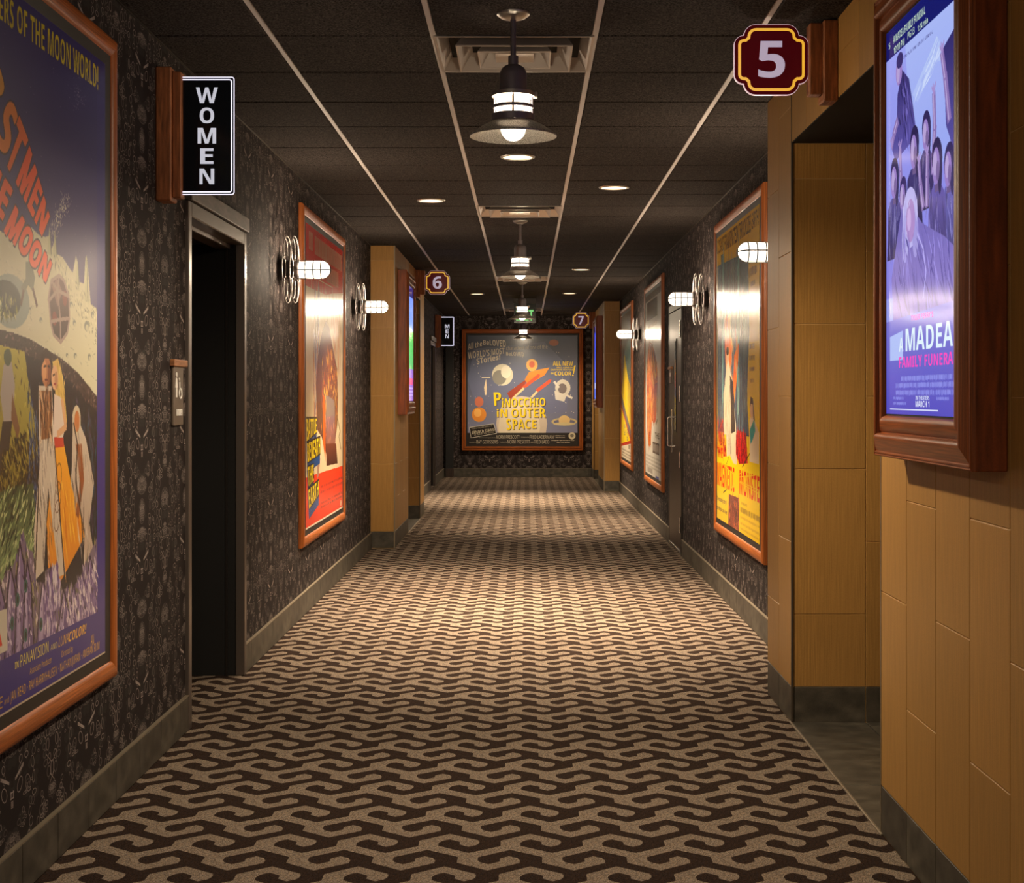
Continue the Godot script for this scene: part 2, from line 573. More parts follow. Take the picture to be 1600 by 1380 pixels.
func print_material(t: Texture2D, rough := 0.22) -> StandardMaterial3D:
	var m := mat(Color.WHITE, rough)
	m.albedo_texture = t
	m.metallic_specular = 0.5
	return m

# ------------------------------------------------------------------ posters and screens
func art_moon() -> ImageTexture:
	var c := Canvas.new(self, 1024, 1024, C8(52, 42, 118))
	c.poly([[0, 0], [1000, 0], [1000, 560], [0, 560]], C8(48, 38, 108), C8(92, 82, 122))
	c.poly([[957, 60], [1000, 60], [1000, 1000], [957, 1000]], C8(58, 48, 120), C8(58, 48, 130))
	for k in 150: c.rect(c.r.randf() * 950, 60 + c.r.randf() * 300, 1.4, 1.2, C8(190, 180, 190))
	for k in 260:
		var t := c.r.randf()
		c.rect(740 + t * 75 + c.r.randfn() * 9, 318 - t * 62 + c.r.randfn() * 8, 1.6, 2.2, C8(220, 214, 190))
	for k in 60: c.rect(862 + c.r.randfn() * 14, 84 + c.r.randfn() * 14, 1.5, 1.6, C8(220, 214, 210))
	c.trect("WONDERS OF THE MOON WORLD!", 437, 13, 527, 40, C8(206, 188, 24))
	# pale moon ground with spires
	c.poly([[0, 350], [300, 330], [544, 338], [577, 343], [612, 341], [660, 319], [691, 327], [717, 327], [735, 323], [743, 342], [757, 329], [764, 347], [791, 349], [827, 365], [838, 369], [853, 340], [860, 351], [868, 381], [891, 382], [900, 336], [908, 341], [922, 400], [926, 413], [957, 418], [957, 640], [0, 640]], C8(206, 200, 164), C8(212, 206, 176))
	for q in [[735, 308, 350], [758, 312, 350], [860, 344, 385], [903, 332, 408]]:
		c.poly([[q[0] - 9, q[2]], [q[0] - 4, q[1] + 20], [q[0], q[1]], [q[0] + 6, q[1] + 22], [q[0] + 12, q[2] + 4]], C8(200, 196, 150), C8(188, 186, 150))
		c.line([[q[0] + 3, q[1] + 10], [q[0] + 8, q[2]]], 3, C8(106, 106, 84))
	c.dabs([[740, 340], [957, 420], [957, 480], [760, 380]], [C8(120, 118, 92), C8(150, 148, 110), C8(228, 222, 184)], 500, 4, 14, 3, 1.0, 0.6)
	c.dabs([[544, 345], [957, 430], [957, 560], [544, 470]], [C8(186, 182, 150), C8(222, 216, 186), C8(160, 160, 136)], 260, 5, 22, 1.6, 0.3, 0.4)
	for q in [[676, 374, 8], [700, 383, 6], [640, 424, 9], [655, 440, 7], [830, 420, 7], [846, 448, 7], [905, 450, 12], [850, 500, 7], [918, 500, 8], [700, 452, 6], [812, 500, 5], [935, 430, 8]]:
		c.ell(q[0], q[1], q[2], q[2] * 0.7, C8(132, 134, 118))
		c.ell(q[0] + 2, q[1] + 2, q[2] * 0.7, q[2] * 0.45, C8(196, 192, 160))
	# crater
	c.ell(585, 432, 70, 38, C8(150, 160, 146))
	c.ell(570, 430, 52, 26, C8(52, 60, 48))
	c.dabs([[520, 430], [600, 425], [612, 455], [530, 458]], [C8(150, 150, 70), C8(90, 100, 60), C8(200, 196, 150)], 120, 8, 20, 4, 1.4, 0.5)
	# tumbling explorer, kept to a plain small figure
	c.poly([[640, 372], [662, 368], [676, 392], [668, 412], [650, 404], [630, 420], [622, 410], [640, 396]], C8(126, 130, 110))
	c.line([[668, 408], [684, 432]], 7, C8(96, 70, 50))
	c.line([[632, 414], [622, 434]], 7, C8(96, 70, 50))
	c.soften(3)
	# title, sliding down to the right
	var dk := C8(60, 26, 30)
	for q in [["R", [[507, 93], [576, 140], [541, 189], [476, 144]], C8(228, 158, 24)], ["S", [[582, 150], [613, 169], [566, 236], [526, 216]], C8(238, 134, 22)], ["T", [[616, 170], [648, 196], [590, 254], [566, 244]], C8(244, 112, 24)],
			["MEN", [[655, 205], [735, 294], [704, 326], [605, 264]], C8(250, 92, 28)], ["THE", [[480, 230], [590, 277], [556, 322], [440, 280]], C8(248, 96, 28)], ["MOON", [[602, 298], [745, 363], [720, 393], [562, 338]], C8(252, 88, 34)]]:
		c.fat(q[0], q[1], dk, 5.0)
		c.fat(q[0], q[1], q[2], 2.6)
	# ribbed capsule
	c.poly([[730, 421], [743, 390], [777, 379], [798, 385], [820, 408], [823, 442], [813, 465], [784, 481], [753, 471], [740, 442]], C8(96, 52, 44), C8(60, 38, 36))
	c.poly([[745, 398], [768, 384], [790, 402], [770, 428]], C8(150, 118, 104))
	c.ell(802, 412, 11, 12, C8(126, 60, 48)); c.ell(757, 446, 10, 11, C8(130, 58, 48))
	for l in [[[733, 421], [770, 402], [820, 408]], [[743, 390], [770, 402], [777, 379]], [[770, 402], [782, 446], [823, 442]], [[782, 446], [740, 452], [733, 421]], [[782, 446], [784, 481]], [[740, 452], [753, 471], [784, 481], [813, 465], [823, 442], [820, 408], [798, 385], [777, 379], [743, 390], [730, 421]]]: c.line(l, 6, C8(166, 142, 128))
	# underground cavern
	var cave := [[0, 480], [544, 492], [600, 495], [660, 501], [723, 509], [791, 527], [864, 550], [957, 588], [957, 930], [0, 930]]
	c.poly(cave, C8(44, 38, 40), C8(36, 36, 44))
	c.poly([[0, 462], [544, 473], [600, 476], [660, 482], [723, 494], [791, 507], [864, 527], [957, 565], [957, 590], [864, 553], [791, 529], [700, 511], [544, 495], [0, 486]], C8(66, 52, 48))
	c.dabs([[300, 464], [544, 474], [600, 477], [660, 483], [723, 495], [791, 508], [864, 528], [957, 566], [957, 592], [864, 556], [791, 532], [700, 512], [544, 496]], [C8(84, 64, 56), C8(60, 46, 44), C8(116, 90, 86), C8(40, 30, 30), C8(140, 116, 106)], 1500, 5, 16, 4, 0.5, 1.5)
	var gr := [[0, 492], [544, 494], [636, 500], [648, 534], [679, 602], [690, 660], [600, 690], [544, 715], [0, 760]]
	c.poly(gr, C8(190, 178, 76), C8(120, 104, 44))
	c.dabs(gr, [C8(206, 194, 92), C8(164, 150, 60), C8(110, 94, 40), C8(84, 70, 36)], 900, 5, 20, 5, 1.3, 0.8)
	c.dabs([[540, 640], [660, 610], [670, 690], [544, 730]], [C8(60, 48, 30), C8(84, 70, 34), C8(44, 40, 30)], 320, 8, 24, 6, 1.2, 0.6)
	var bl := [[640, 520], [690, 600], [700, 780], [640, 780], [655, 640]]
	c.dabs(bl, [C8(64, 84, 126), C8(96, 116, 150), C8(40, 46, 66)], 260, 14, 40, 4, 1.4, 0.4)
	var gn := [[480, 700], [600, 690], [670, 690], [690, 800], [600, 800], [480, 840]]
	c.poly(gn, C8(70, 84, 58), C8(146, 166, 110))
	c.dabs(gn, [C8(150, 170, 110), C8(60, 70, 50), C8(190, 196, 140), C8(40, 50, 44)], 420, 10, 30, 5, 2.2, 0.5)
	c.dabs([[840, 560], [957, 600], [957, 820], [840, 820]], [C8(40, 52, 56), C8(56, 80, 100), C8(84, 70, 100), C8(30, 30, 34)], 260, 14, 36, 5, 1.5, 0.4)
	# three plain explorers: grey walker, pale suit and long yellow dress, pale suit behind
	c.poly([[560, 520], [588, 516], [600, 548], [592, 600], [560, 600], [548, 560]], C8(176, 164, 154))
	c.ell(574, 510, 14, 12, C8(90, 100, 76))
	c.poly([[590, 560], [618, 610], [610, 624], [586, 596]], C8(130, 90, 60))
	c.poly([[556, 598], [590, 598], [578, 640], [556, 636], [548, 672], [534, 668]], C8(60, 50, 46))
	c.poly([[760, 637], [798, 638], [834, 707], [879, 758], [895, 791], [813, 834], [784, 848], [730, 824], [723, 755]], C8(244, 172, 46), C8(226, 136, 34))
	c.dabs([[760, 660], [830, 720], [880, 780], [800, 830], [735, 800]], [C8(250, 192, 66), C8(220, 126, 30), C8(236, 160, 50)], 120, 30, 80, 6, 1.3, 0.2)
	c.poly([[690, 548], [745, 548], [757, 640], [791, 794], [806, 840], [776, 840], [730, 700], [712, 823], [676, 832], [672, 758], [694, 668]], C8(214, 198, 178), C8(206, 190, 170))
	c.dabs([[694, 560], [745, 560], [757, 640], [790, 800], [690, 820]], [C8(160, 140, 124), C8(232, 220, 204), C8(110, 96, 90)], 90, 20, 60, 3, 1.4, 0.2)
	c.ell(722, 527, 20, 23, C8(190, 122, 78)); c.ell(714, 526, 9, 16, C8(222, 160, 108)); c.ell(735, 530, 7, 15, C8(140, 82, 54)); c.poly([[702, 520], [700, 500], [722, 492], [744, 500], [744, 524], [736, 508], [716, 508]], C8(56, 38, 28))
	c.line([[712, 520], [722, 519]], 3, C8(50, 30, 24)); c.line([[728, 519], [736, 520]], 3, C8(50, 30, 24)); c.line([[716, 539], [728, 539]], 3, C8(120, 50, 40))
	c.poly([[694, 556], [744, 556], [748, 626], [700, 628]], C8(140, 92, 56))
	c.dabs([[694, 556], [744, 556], [748, 626], [700, 628]], [C8(186, 130, 80), C8(90, 54, 34), C8(216, 180, 140), C8(60, 40, 34)], 60, 16, 44, 5, 1.5, 0.4)
	for k in 3: c.loop(774 - k * 3, 690 + k * 28, 13, 24, 1.6, C8(110, 70, 44), 0.2)
	c.poly([[748, 512], [772, 506], [794, 534], [806, 580], [812, 606], [790, 592], [760, 560]], C8(222, 184, 92))
	c.dabs([[748, 512], [772, 506], [800, 540], [812, 606], [786, 592]], [C8(240, 212, 130), C8(190, 146, 62), C8(226, 190, 100)], 70, 14, 40, 4, 1.2, 0.3)
	c.ell(758, 536, 15, 19, C8(228, 178, 134)); c.ell(764, 540, 7, 14, C8(196, 140, 100)); c.line([[750, 532], [757, 531]], 3, C8(60, 40, 30)); c.line([[754, 546], [762, 546]], 3, C8(170, 50, 44))
	c.poly([[755, 560], [786, 566], [808, 606], [792, 630], [752, 634]], C8(226, 206, 190))
	c.poly([[754, 626], [796, 628], [798, 642], [758, 642]], C8(206, 70, 50))
	c.line([[790, 570], [806, 612], [770, 622]], 11, C8(222, 170, 124))
	c.poly([[838, 606], [870, 606], [902, 634], [942, 707], [918, 772], [946, 832], [887, 856], [895, 780], [832, 705]], C8(206, 190, 170), C8(186, 160, 140))
	c.ell(856, 602, 20, 24, C8(206, 190, 160)); c.ell(858, 604, 12, 17, C8(196, 120, 66))
	c.poly([[852, 640], [880, 640], [892, 700], [866, 760], [852, 752], [872, 700]], C8(150, 84, 44))
	c.dabs([[838, 606], [900, 634], [940, 707], [918, 772], [940, 830], [890, 850], [832, 705]], [C8(150, 130, 116), C8(226, 212, 196), C8(90, 76, 70), C8(190, 170, 150)], 80, 20, 60, 4, 1.45, 0.3)
	c.line([[842, 606], [860, 640], [852, 700], [880, 760], [892, 850]], 4, C8(50, 40, 36)); c.line([[690, 550], [676, 660], [690, 700], [676, 830]], 4, C8(60, 46, 40)); c.line([[757, 640], [791, 794], [800, 840]], 4, C8(70, 46, 36))
	# purple crystal rocks
	var rk := [[0, 840], [544, 833], [566, 804], [589, 804], [606, 789], [618, 773], [630, 754], [645, 782], [669, 790], [679, 835], [717, 840], [723, 822], [764, 820], [791, 862], [842, 865], [879, 850], [910, 828], [957, 800], [957, 926], [0, 926]]
	c.poly(rk, C8(126, 106, 132), C8(120, 106, 110))
	c.dabs(rk, [C8(90, 70, 118), C8(168, 148, 172), C8(206, 190, 190), C8(60, 50, 64), C8(110, 92, 140), C8(150, 140, 96), C8(96, 100, 70)], 1700, 8, 30, 7, 1.4, 0.5)
	for q in [[548, 812, 30], [588, 800, 26], [622, 770, 24], [650, 800, 22], [712, 834, 30], [742, 822, 22], [800, 862, 34], [846, 860, 30], [886, 848, 34], [926, 826, 34]]:
		c.poly([[q[0] - q[2], 926], [q[0] - q[2] * 0.6, q[1] + 40], [q[0] - 4, q[1]], [q[0] + q[2] * 0.5, q[1] + 34], [q[0] + q[2], 926]], C8(140, 118, 156), C8(104, 84, 128))
		c.poly([[q[0] - q[2] * 0.7, 926], [q[0] - q[2] * 0.5, q[1] + 44], [q[0] - 4, q[1] + 6], [q[0] - 2, 926]], C8(196, 178, 200), C8(160, 140, 176))
		c.dabs([[q[0] - q[2], 926], [q[0] - q[2] * 0.6, q[1] + 30], [q[0], q[1]], [q[0] + q[2] * 0.6, q[1] + 34], [q[0] + q[2], 926]], [C8(70, 50, 100), C8(214, 200, 214), C8(46, 36, 60), C8(130, 106, 156)], 60, 5, 18, 4, 1.5, 0.6)
		c.line([[q[0] + q[2], 926], [q[0] + q[2] * 0.5, q[1] + 34], [q[0] - 4, q[1]], [q[0] - q[2] * 0.6, q[1] + 40], [q[0] - q[2], 926]], 4, C8(46, 36, 56))
	for q in [[610, 850], [640, 835], [590, 880], [760, 868], [640, 905], [700, 900]]:
		c.ell(q[0], q[1], 7, 10, C8(40, 96, 92)); c.ell(q[0], q[1], 3, 5, C8(14, 26, 30))
	c.dabs([[720, 826], [770, 822], [790, 870], [760, 926], [710, 926]], [C8(180, 160, 190), C8(110, 84, 140), C8(214, 200, 206)], 160, 12, 36, 7, 1.5, 0.3)
	c.dabs([[800, 880], [957, 834], [957, 926], [800, 926]], [C8(190, 170, 190), C8(220, 206, 206), C8(100, 76, 130), C8(130, 106, 150)], 260, 12, 36, 7, 1.2, 0.4)
	c.soften(3)
	# white corner box with a red letter, then the credits
	c.poly([[440, 852], [571, 856], [573, 914], [440, 914]], C8(206, 196, 176))
	c.trect("A", 505, 866, 50, 38, C8(214, 58, 30))
	c.rect(0, 924, 1000, 76, C8(52, 44, 124))
	var ye := C8(236, 180, 40)
	c.trect("IN", 600, 936, 14, 10, C8(236, 220, 60))
	c.trect("PANAVISION", 620, 930, 111, 17, C8(236, 220, 60), false)
	c.trect("AND", 740, 938, 29, 9, C8(226, 214, 90), false)
	c.text("LUNA", [[778, 933], [822, 933], [818, 948], [774, 948]], ye, false)
	c.text("COLOR!", [[822, 933], [904, 933], [900, 949], [818, 949]], ye)
	c.trect("Associate Producer", 656, 955, 89, 10, ye, false)
	c.trect("Directed by", 788, 956, 51, 13, ye, false)
	c.trect("AN", 925, 957, 17, 17, ye, false)
	c.trect("and", 562, 978, 16, 9, ye, false)
	c.trect("E", 544, 973, 12, 16, ye, false)
	c.trect("JAN READ · RAY HARRYHAUSEN · NATHAN JURAN · AMERAN FILM", 583, 974, 386, 17, ye, false)
	c.rect(0, 997, 1000, 3, C8(200, 180, 150))
	return c.done()

func art_drill() -> ImageTexture:
	var c := Canvas.new(self, 768, 768, C8(216, 196, 160))
	c.poly([[0, 0], [1000, 0], [1000, 164], [727, 186], [570, 203], [0, 207]], C8(196, 46, 44), C8(206, 58, 40))
	for q in [[200, 20, 72, 60], [321, 22, 655, 62]]:
		c.rect(q[0], q[1], q[2], q[3], C8(196, 66, 58))
		c.r.seed = 4
		var x: float = q[0]
		while x < q[0] + q[2]:
			var s := c.r.randf_range(12, 34)
			c.rect(x, q[1], s * 0.8, q[3], C8(184, 140, 118))
			if c.r.randf() < 0.6: c.rect(x + s * 0.35, q[1] + 14, s * 0.16, q[3] * 0.6, C8(190, 56, 50))
			x += s
	c.rect(580, 96, 300, 58, C8(190, 130, 106))
	for k in 9: c.rect(596 + k * 32, 98, 5, 54, C8(170, 50, 44))
	c.rect(423, 163, 304, 4, C8(236, 220, 190))
	c.dabs([[160, 210], [990, 180], [990, 480], [700, 320], [400, 330], [240, 480]], [C8(222, 204, 172), C8(206, 184, 146), C8(188, 160, 130)], 260, 40, 130, 10, 1.5, 0.1)
	c.dabs([[300, 200], [420, 200], [400, 620], [300, 640]], [C8(134, 124, 140), C8(176, 160, 150), C8(110, 104, 124), C8(196, 120, 70)], 160, 60, 150, 12, 1.5, 0.12)
	c.dabs([[640, 210], [960, 200], [900, 480], [760, 380]], [C8(206, 140, 100), C8(190, 110, 80), C8(226, 190, 150)], 140, 60, 140, 14, 1.3, 0.2)
	# a generic boring machine amid sparks
	c.poly([[346, 523], [384, 431], [475, 340], [570, 296], [655, 318], [727, 379], [848, 462], [875, 565], [859, 670], [763, 771], [620, 800], [470, 708], [375, 680]], C8(110, 72, 62), C8(96, 52, 36))
	c.dabs([[450, 440], [700, 380], [850, 480], [870, 640], [700, 760], [470, 690]], [C8(224, 142, 46), C8(240, 190, 80), C8(190, 90, 34), C8(120, 56, 30), C8(84, 44, 34), C8(150, 70, 40)], 520, 20, 70, 9, 1.5, 0.5)
	c.dabs([[380, 440], [560, 300], [640, 330], [560, 460], [440, 560]], [C8(84, 60, 62), C8(120, 90, 84), C8(64, 44, 42)], 160, 40, 110, 9, 1.9, 0.15)
	c.poly([[500, 560], [545, 570], [560, 800], [500, 730]], C8(226, 90, 34))
	c.poly([[569, 560], [779, 580], [800, 640], [570, 640]], C8(128, 112, 106))
	for k in 7: c.poly([[572 + k * 31, 636], [596 + k * 31, 638], [604 + k * 34, 740], [576 + k * 34, 738]], C8(124, 96, 116), C8(150, 96, 84))
	c.poly([[572, 735], [820, 742], [862, 820], [583, 815]], C8(112, 56, 44), C8(70, 36, 32))
	c.line([[850, 640], [930, 700], [900, 720], [950, 770]], 8, C8(110, 106, 80))
	c.poly([[0, 831], [310, 830], [1000, 837], [1000, 1000], [0, 1000]], C8(226, 64, 34), C8(226, 56, 30))
	c.poly([[380, 770], [440, 780], [400, 840], [370, 850]], C8(170, 130, 110))
	c.soften(3)
	# title with blue drop shadow
	var tq := [["BATTLE", 149, 637, 362, 641, 362, 688, 158, 712], ["BENEATH", 161, 718, 437, 707, 437, 764, 173, 782], ["THE", 173, 798, 296, 794, 300, 850, 185, 862], ["EARTH", 186, 872, 402, 855, 410, 905, 205, 936]]
	for q in tq: c.poly([[q[1] - 10, q[2] + 10], [q[3], q[4] + 14], [q[5] - 6, q[6] + 34], [q[7] - 6, q[8] + 34]], C8(22, 74, 140))
	for q in tq:
		c.poly([[q[1] - 5, q[2] - 5], [q[3] + 5, q[4] - 5], [q[5] + 5, q[6] + 4], [q[7] - 5, q[8] + 4]], C8(34, 30, 30))
		c.text(q[0], [[q[1], q[2]], [q[3], q[4]], [q[5], q[6]], [q[7], q[8]]], C8(244, 214, 30))
	for y in [876, 896, 934, 948]: c.small_print(440, y, 545, 10, C8(170, 50, 34))
	c.ell(950, 978, 22, 12, C8(220, 160, 130))
	c.rect(0, 994, 1000, 6, C8(236, 224, 200))
	return c.done()

func art_monster() -> ImageTexture:
	var c := Canvas.new(self, 768, 768, C8(238, 196, 34))
	c.poly([[0, 0], [1000, 0], [1000, 400], [0, 400]], C8(214, 170, 62), C8(232, 188, 50))
	c.trect("COSMIC", 8, 9, 160, 51, C8(92, 66, 40))
	c.trect("FRANKENSTEIN", 181, 9, 296, 56, C8(92, 66, 40))
	c.trect("TERRORIZES", 487, 8, 236, 56, C8(92, 66, 40))
	c.trect("EARTH!", 737, 8, 122, 52, C8(92, 66, 40))
	c.poly([[8, 101], [98, 101], [98, 69], [146, 71], [146, 103], [672, 118], [690, 371], [666, 484], [649, 569], [690, 690], [8, 690]], C8(100, 128, 140), C8(52, 70, 96))
	c.dabs([[8, 110], [672, 124], [680, 380], [650, 570], [680, 690], [8, 690]], [C8(70, 96, 120), C8(116, 140, 146), C8(60, 76, 104), C8(140, 150, 144), C8(84, 80, 96)], 420, 90, 220, 8, 1.57, 0.05)
	for q in [[120, 168], [455, 500]]: c.dabs([[q[0], 110], [q[1], 110], [q[1], 560], [q[0], 600]], [C8(128, 186, 174), C8(96, 150, 150), C8(170, 206, 190)], 46, 120, 260, 6, 1.57, 0.04)
	c.dabs([[250, 120], [360, 120], [300, 330]], [C8(170, 90, 90), C8(190, 150, 140)], 14, 100, 160, 5, 1.57, 0.04)
	# towering flames
	c.poly([[181, 243], [240, 300], [317, 293], [325, 354], [365, 402], [335, 447], [300, 520], [220, 500], [190, 400]], C8(226, 90, 38), C8(230, 110, 40))
	c.poly([[495, 390], [480, 440], [440, 520], [404, 590], [375, 539], [394, 430]], C8(232, 96, 40), C8(220, 130, 60))
	c.dabs([[185, 260], [330, 300], [480, 400], [400, 580], [230, 520]], [C8(240, 150, 46), C8(220, 66, 34), C8(238, 190, 90), C8(190, 160, 130)], 170, 50, 130, 10, 1.55, 0.12)
	# plain standing figure in a pale coat
	c.poly([[234, 440], [275, 440], [330, 500], [375, 521], [394, 600], [433, 660], [451, 790], [234, 780], [223, 696], [160, 698], [160, 554], [192, 520]], C8(224, 206, 178), C8(214, 196, 166))
	c.ell(248, 430, 30, 26, C8(214, 182, 150)); c.ell(250, 412, 30, 14, C8(64, 44, 38))
	c.poly([[300, 494], [375, 521], [394, 600], [420, 680], [330, 690], [318, 580]], C8(60, 50, 50))
	c.dabs([[180, 520], [310, 520], [330, 780], [230, 780]], [C8(170, 150, 126), C8(236, 222, 198), C8(70, 58, 54)], 70, 50, 120, 6, 1.5, 0.15)
	c.dabs([[8, 655], [150, 650], [235, 780], [200, 785], [8, 760]], [C8(190, 34, 34), C8(150, 22, 28), C8(214, 60, 44)], 220, 20, 60, 9, 1.4, 0.4)
	c.poly([[433, 690], [470, 674], [632, 681], [664, 773], [496, 783], [429, 751]], C8(184, 34, 36), C8(168, 26, 32))
	c.dabs([[433, 690], [470, 674], [632, 681], [664, 773], [496, 783], [429, 751]], [C8(214, 56, 46), C8(130, 18, 26), C8(196, 40, 40)], 180, 20, 60, 8, 1.4, 0.4)
	c.poly([[0, 780], [220, 772], [300, 764], [390, 790], [470, 786], [700, 770], [1000, 760], [1000, 1000], [0, 1000]], C8(244, 208, 24), C8(238, 196, 24))
	# plain portrait in the yellow column
	c.poly([[700, 640], [740, 610], [790, 640], [861, 672], [861, 765], [700, 765]], C8(226, 204, 176))
	c.poly([[700, 668], [782, 632], [798, 670], [750, 698], [712, 712]], C8(40, 150, 150))
	c.ell(736, 604, 30, 30, C8(226, 180, 140)); c.poly([[702, 600], [715, 566], [760, 572], [790, 640], [766, 632], [755, 590], [724, 588]], C8(70, 50, 44))
	for q in [[691, 172, 134, 27], [692, 215, 100, 16], [692, 404, 98, 16], [692, 440, 90, 16], [692, 475, 96, 14], [692, 510, 80, 14]]: c.small_print(q[0], q[1], q[2], q[3], C8(130, 98, 50))
	# title
	c.soften(3)
	c.line([[12, 742], [150, 742], [150, 790]], 8, C8(236, 150, 30))
	c.trect("THE", 16, 746, 118, 36, C8(222, 48, 24))
	c.trect("MAGNETIC", 3, 800, 396, 82, C8(226, 52, 24))
	c.trect("MONSTER", 502, 800, 430, 80, C8(226, 52, 24))
	for k in 9:
		var a := c.r.randf() * TAU
		c.line([[450 + cos(a) * 60, 836 + sin(a) * 20], [450 + cos(a) * 420, 836 + sin(a) * 60]], 3, C8(240, 196, 40))
	for q in [[280, 770, 220, 800], [600, 776, 700, 740], [560, 790, 660, 752], [150, 900, 230, 884]]: c.line([[q[0], q[1]], [q[2], q[3]]], 4, C8(70, 60, 30))
	c.poly([[278, 896], [499, 893], [496, 1000], [265, 1000]], C8(120, 50, 40), C8(140, 62, 40))
	c.dabs([[278, 896], [499, 893], [496, 1000], [265, 1000]], [C8(80, 30, 28), C8(176, 84, 60), C8(60, 26, 26), C8(220, 120, 70)], 130, 14, 40, 9, 1.4, 0.4)
	c.trect("The astounding story of", 5, 921, 226, 20, C8(56, 44, 24))
	c.trect("the thing that came alive!", 2, 955, 236, 18, C8(56, 44, 24))
	c.small_print(540, 900, 110, 9, C8(176, 140, 30))
	c.small_print(521, 917, 350, 19, C8(128, 98, 30))
	for y in [946, 966, 983]: c.small_print(521, y, 350, 8, C8(190, 150, 28))
	return c.done()

func art_flames() -> ImageTexture:
	var c := Canvas.new(self, 512, 512, C8(214, 208, 196))
	c.rect(0, 0, 1000, 34, C8(150, 140, 134))
	c.small_print(10, 8, 780, 16, C8(90, 80, 78))
	c.rect(104, 44, 578, 100, C8(86, 62, 56))
	c.small_print(130, 56, 530, 30, C8(150, 120, 110)); c.small_print(130, 100, 530, 26, C8(140, 108, 100))
	c.small_print(150, 170, 520, 20, C8(150, 110, 100))
	var f := [[104, 366], [170, 300], [246, 270], [400, 280], [531, 327], [666, 397], [690, 495], [620, 690], [471, 711], [382, 696], [319, 834], [199, 848], [104, 763], [75, 498]]
	c.poly(f, C8(196, 106, 44), C8(206, 84, 36))
	c.dabs(f, [C8(232, 160, 70), C8(160, 60, 34), C8(120, 40, 30), C8(240, 196, 120), C8(216, 92, 36)], 700, 30, 100, 16, 1.5, 0.4)
	c.poly([[531, 502], [682, 495], [640, 640], [599, 700], [471, 711]], C8(206, 46, 34))
	c.line([[599, 715], [690, 690], [690, 420]], 16, C8(60, 50, 96))
	c.trect("THE", 560, 758, 220, 30, C8(96, 88, 84)); c.rect(427, 812, 353, 60, C8(110, 100, 94)); c.small_print(440, 818, 330, 46, C8(196, 188, 176))
	for y in [892, 912, 932, 950]: c.small_print(30, y, 900, 11, C8(166, 158, 148))
	c.rect(120, 962, 300, 26, C8(170, 162, 152)); c.rect(600, 986, 170, 14, C8(96, 106, 170))
	return c.done()

func art_peak() -> ImageTexture:
	var c := Canvas.new(self, 512, 512, C8(66, 74, 78))
	c.poly([[0, 200], [1000, 200], [1000, 600], [0, 600]], C8(74, 96, 100), C8(84, 104, 104))
	c.poly([[180, 360], [240, 284], [532, 196], [1000, 180], [1000, 560], [602, 432]], C8(92, 170, 164), C8(86, 150, 146))
	c.poly([[0, 540], [120, 420], [315, 275], [602, 432], [1000, 560], [1000, 850], [0, 545]], C8(236, 208, 30), C8(232, 196, 26))
	c.dabs([[100, 450], [320, 290], [602, 440], [980, 560], [980, 800], [200, 560]], [C8(190, 170, 30), C8(246, 226, 60), C8(140, 130, 40)], 160, 30, 90, 10, 1.2, 0.4)
	c.poly([[0, 560], [1000, 830], [1000, 890], [0, 620]], C8(104, 104, 108))
	c.poly([[0, 620], [1000, 880], [1000, 905], [0, 645]], C8(190, 50, 34))
	c.poly([[0, 645], [1000, 905], [1000, 860], [0, 920]], C8(240, 208, 26))
	for q in [[330, 800], [560, 830]]:
		c.loop(q[0], q[1], 70, 36, 10, C8(130, 130, 110)); c.loop(q[0], q[1], 40, 20, 8, C8(90, 90, 80))
	c.poly([[0, 905], [1000, 850], [1000, 870], [0, 925]], C8(190, 44, 34))
	c.poly([[0, 925], [1000, 870], [1000, 1000], [0, 1000]], C8(226, 214, 190))
	for y in [935, 956, 975]: c.small_print(60, y, 880, 12, C8(130, 120, 106))
	c.rect(660, 890, 120, 30, C8(160, 150, 130))
	return c.done()

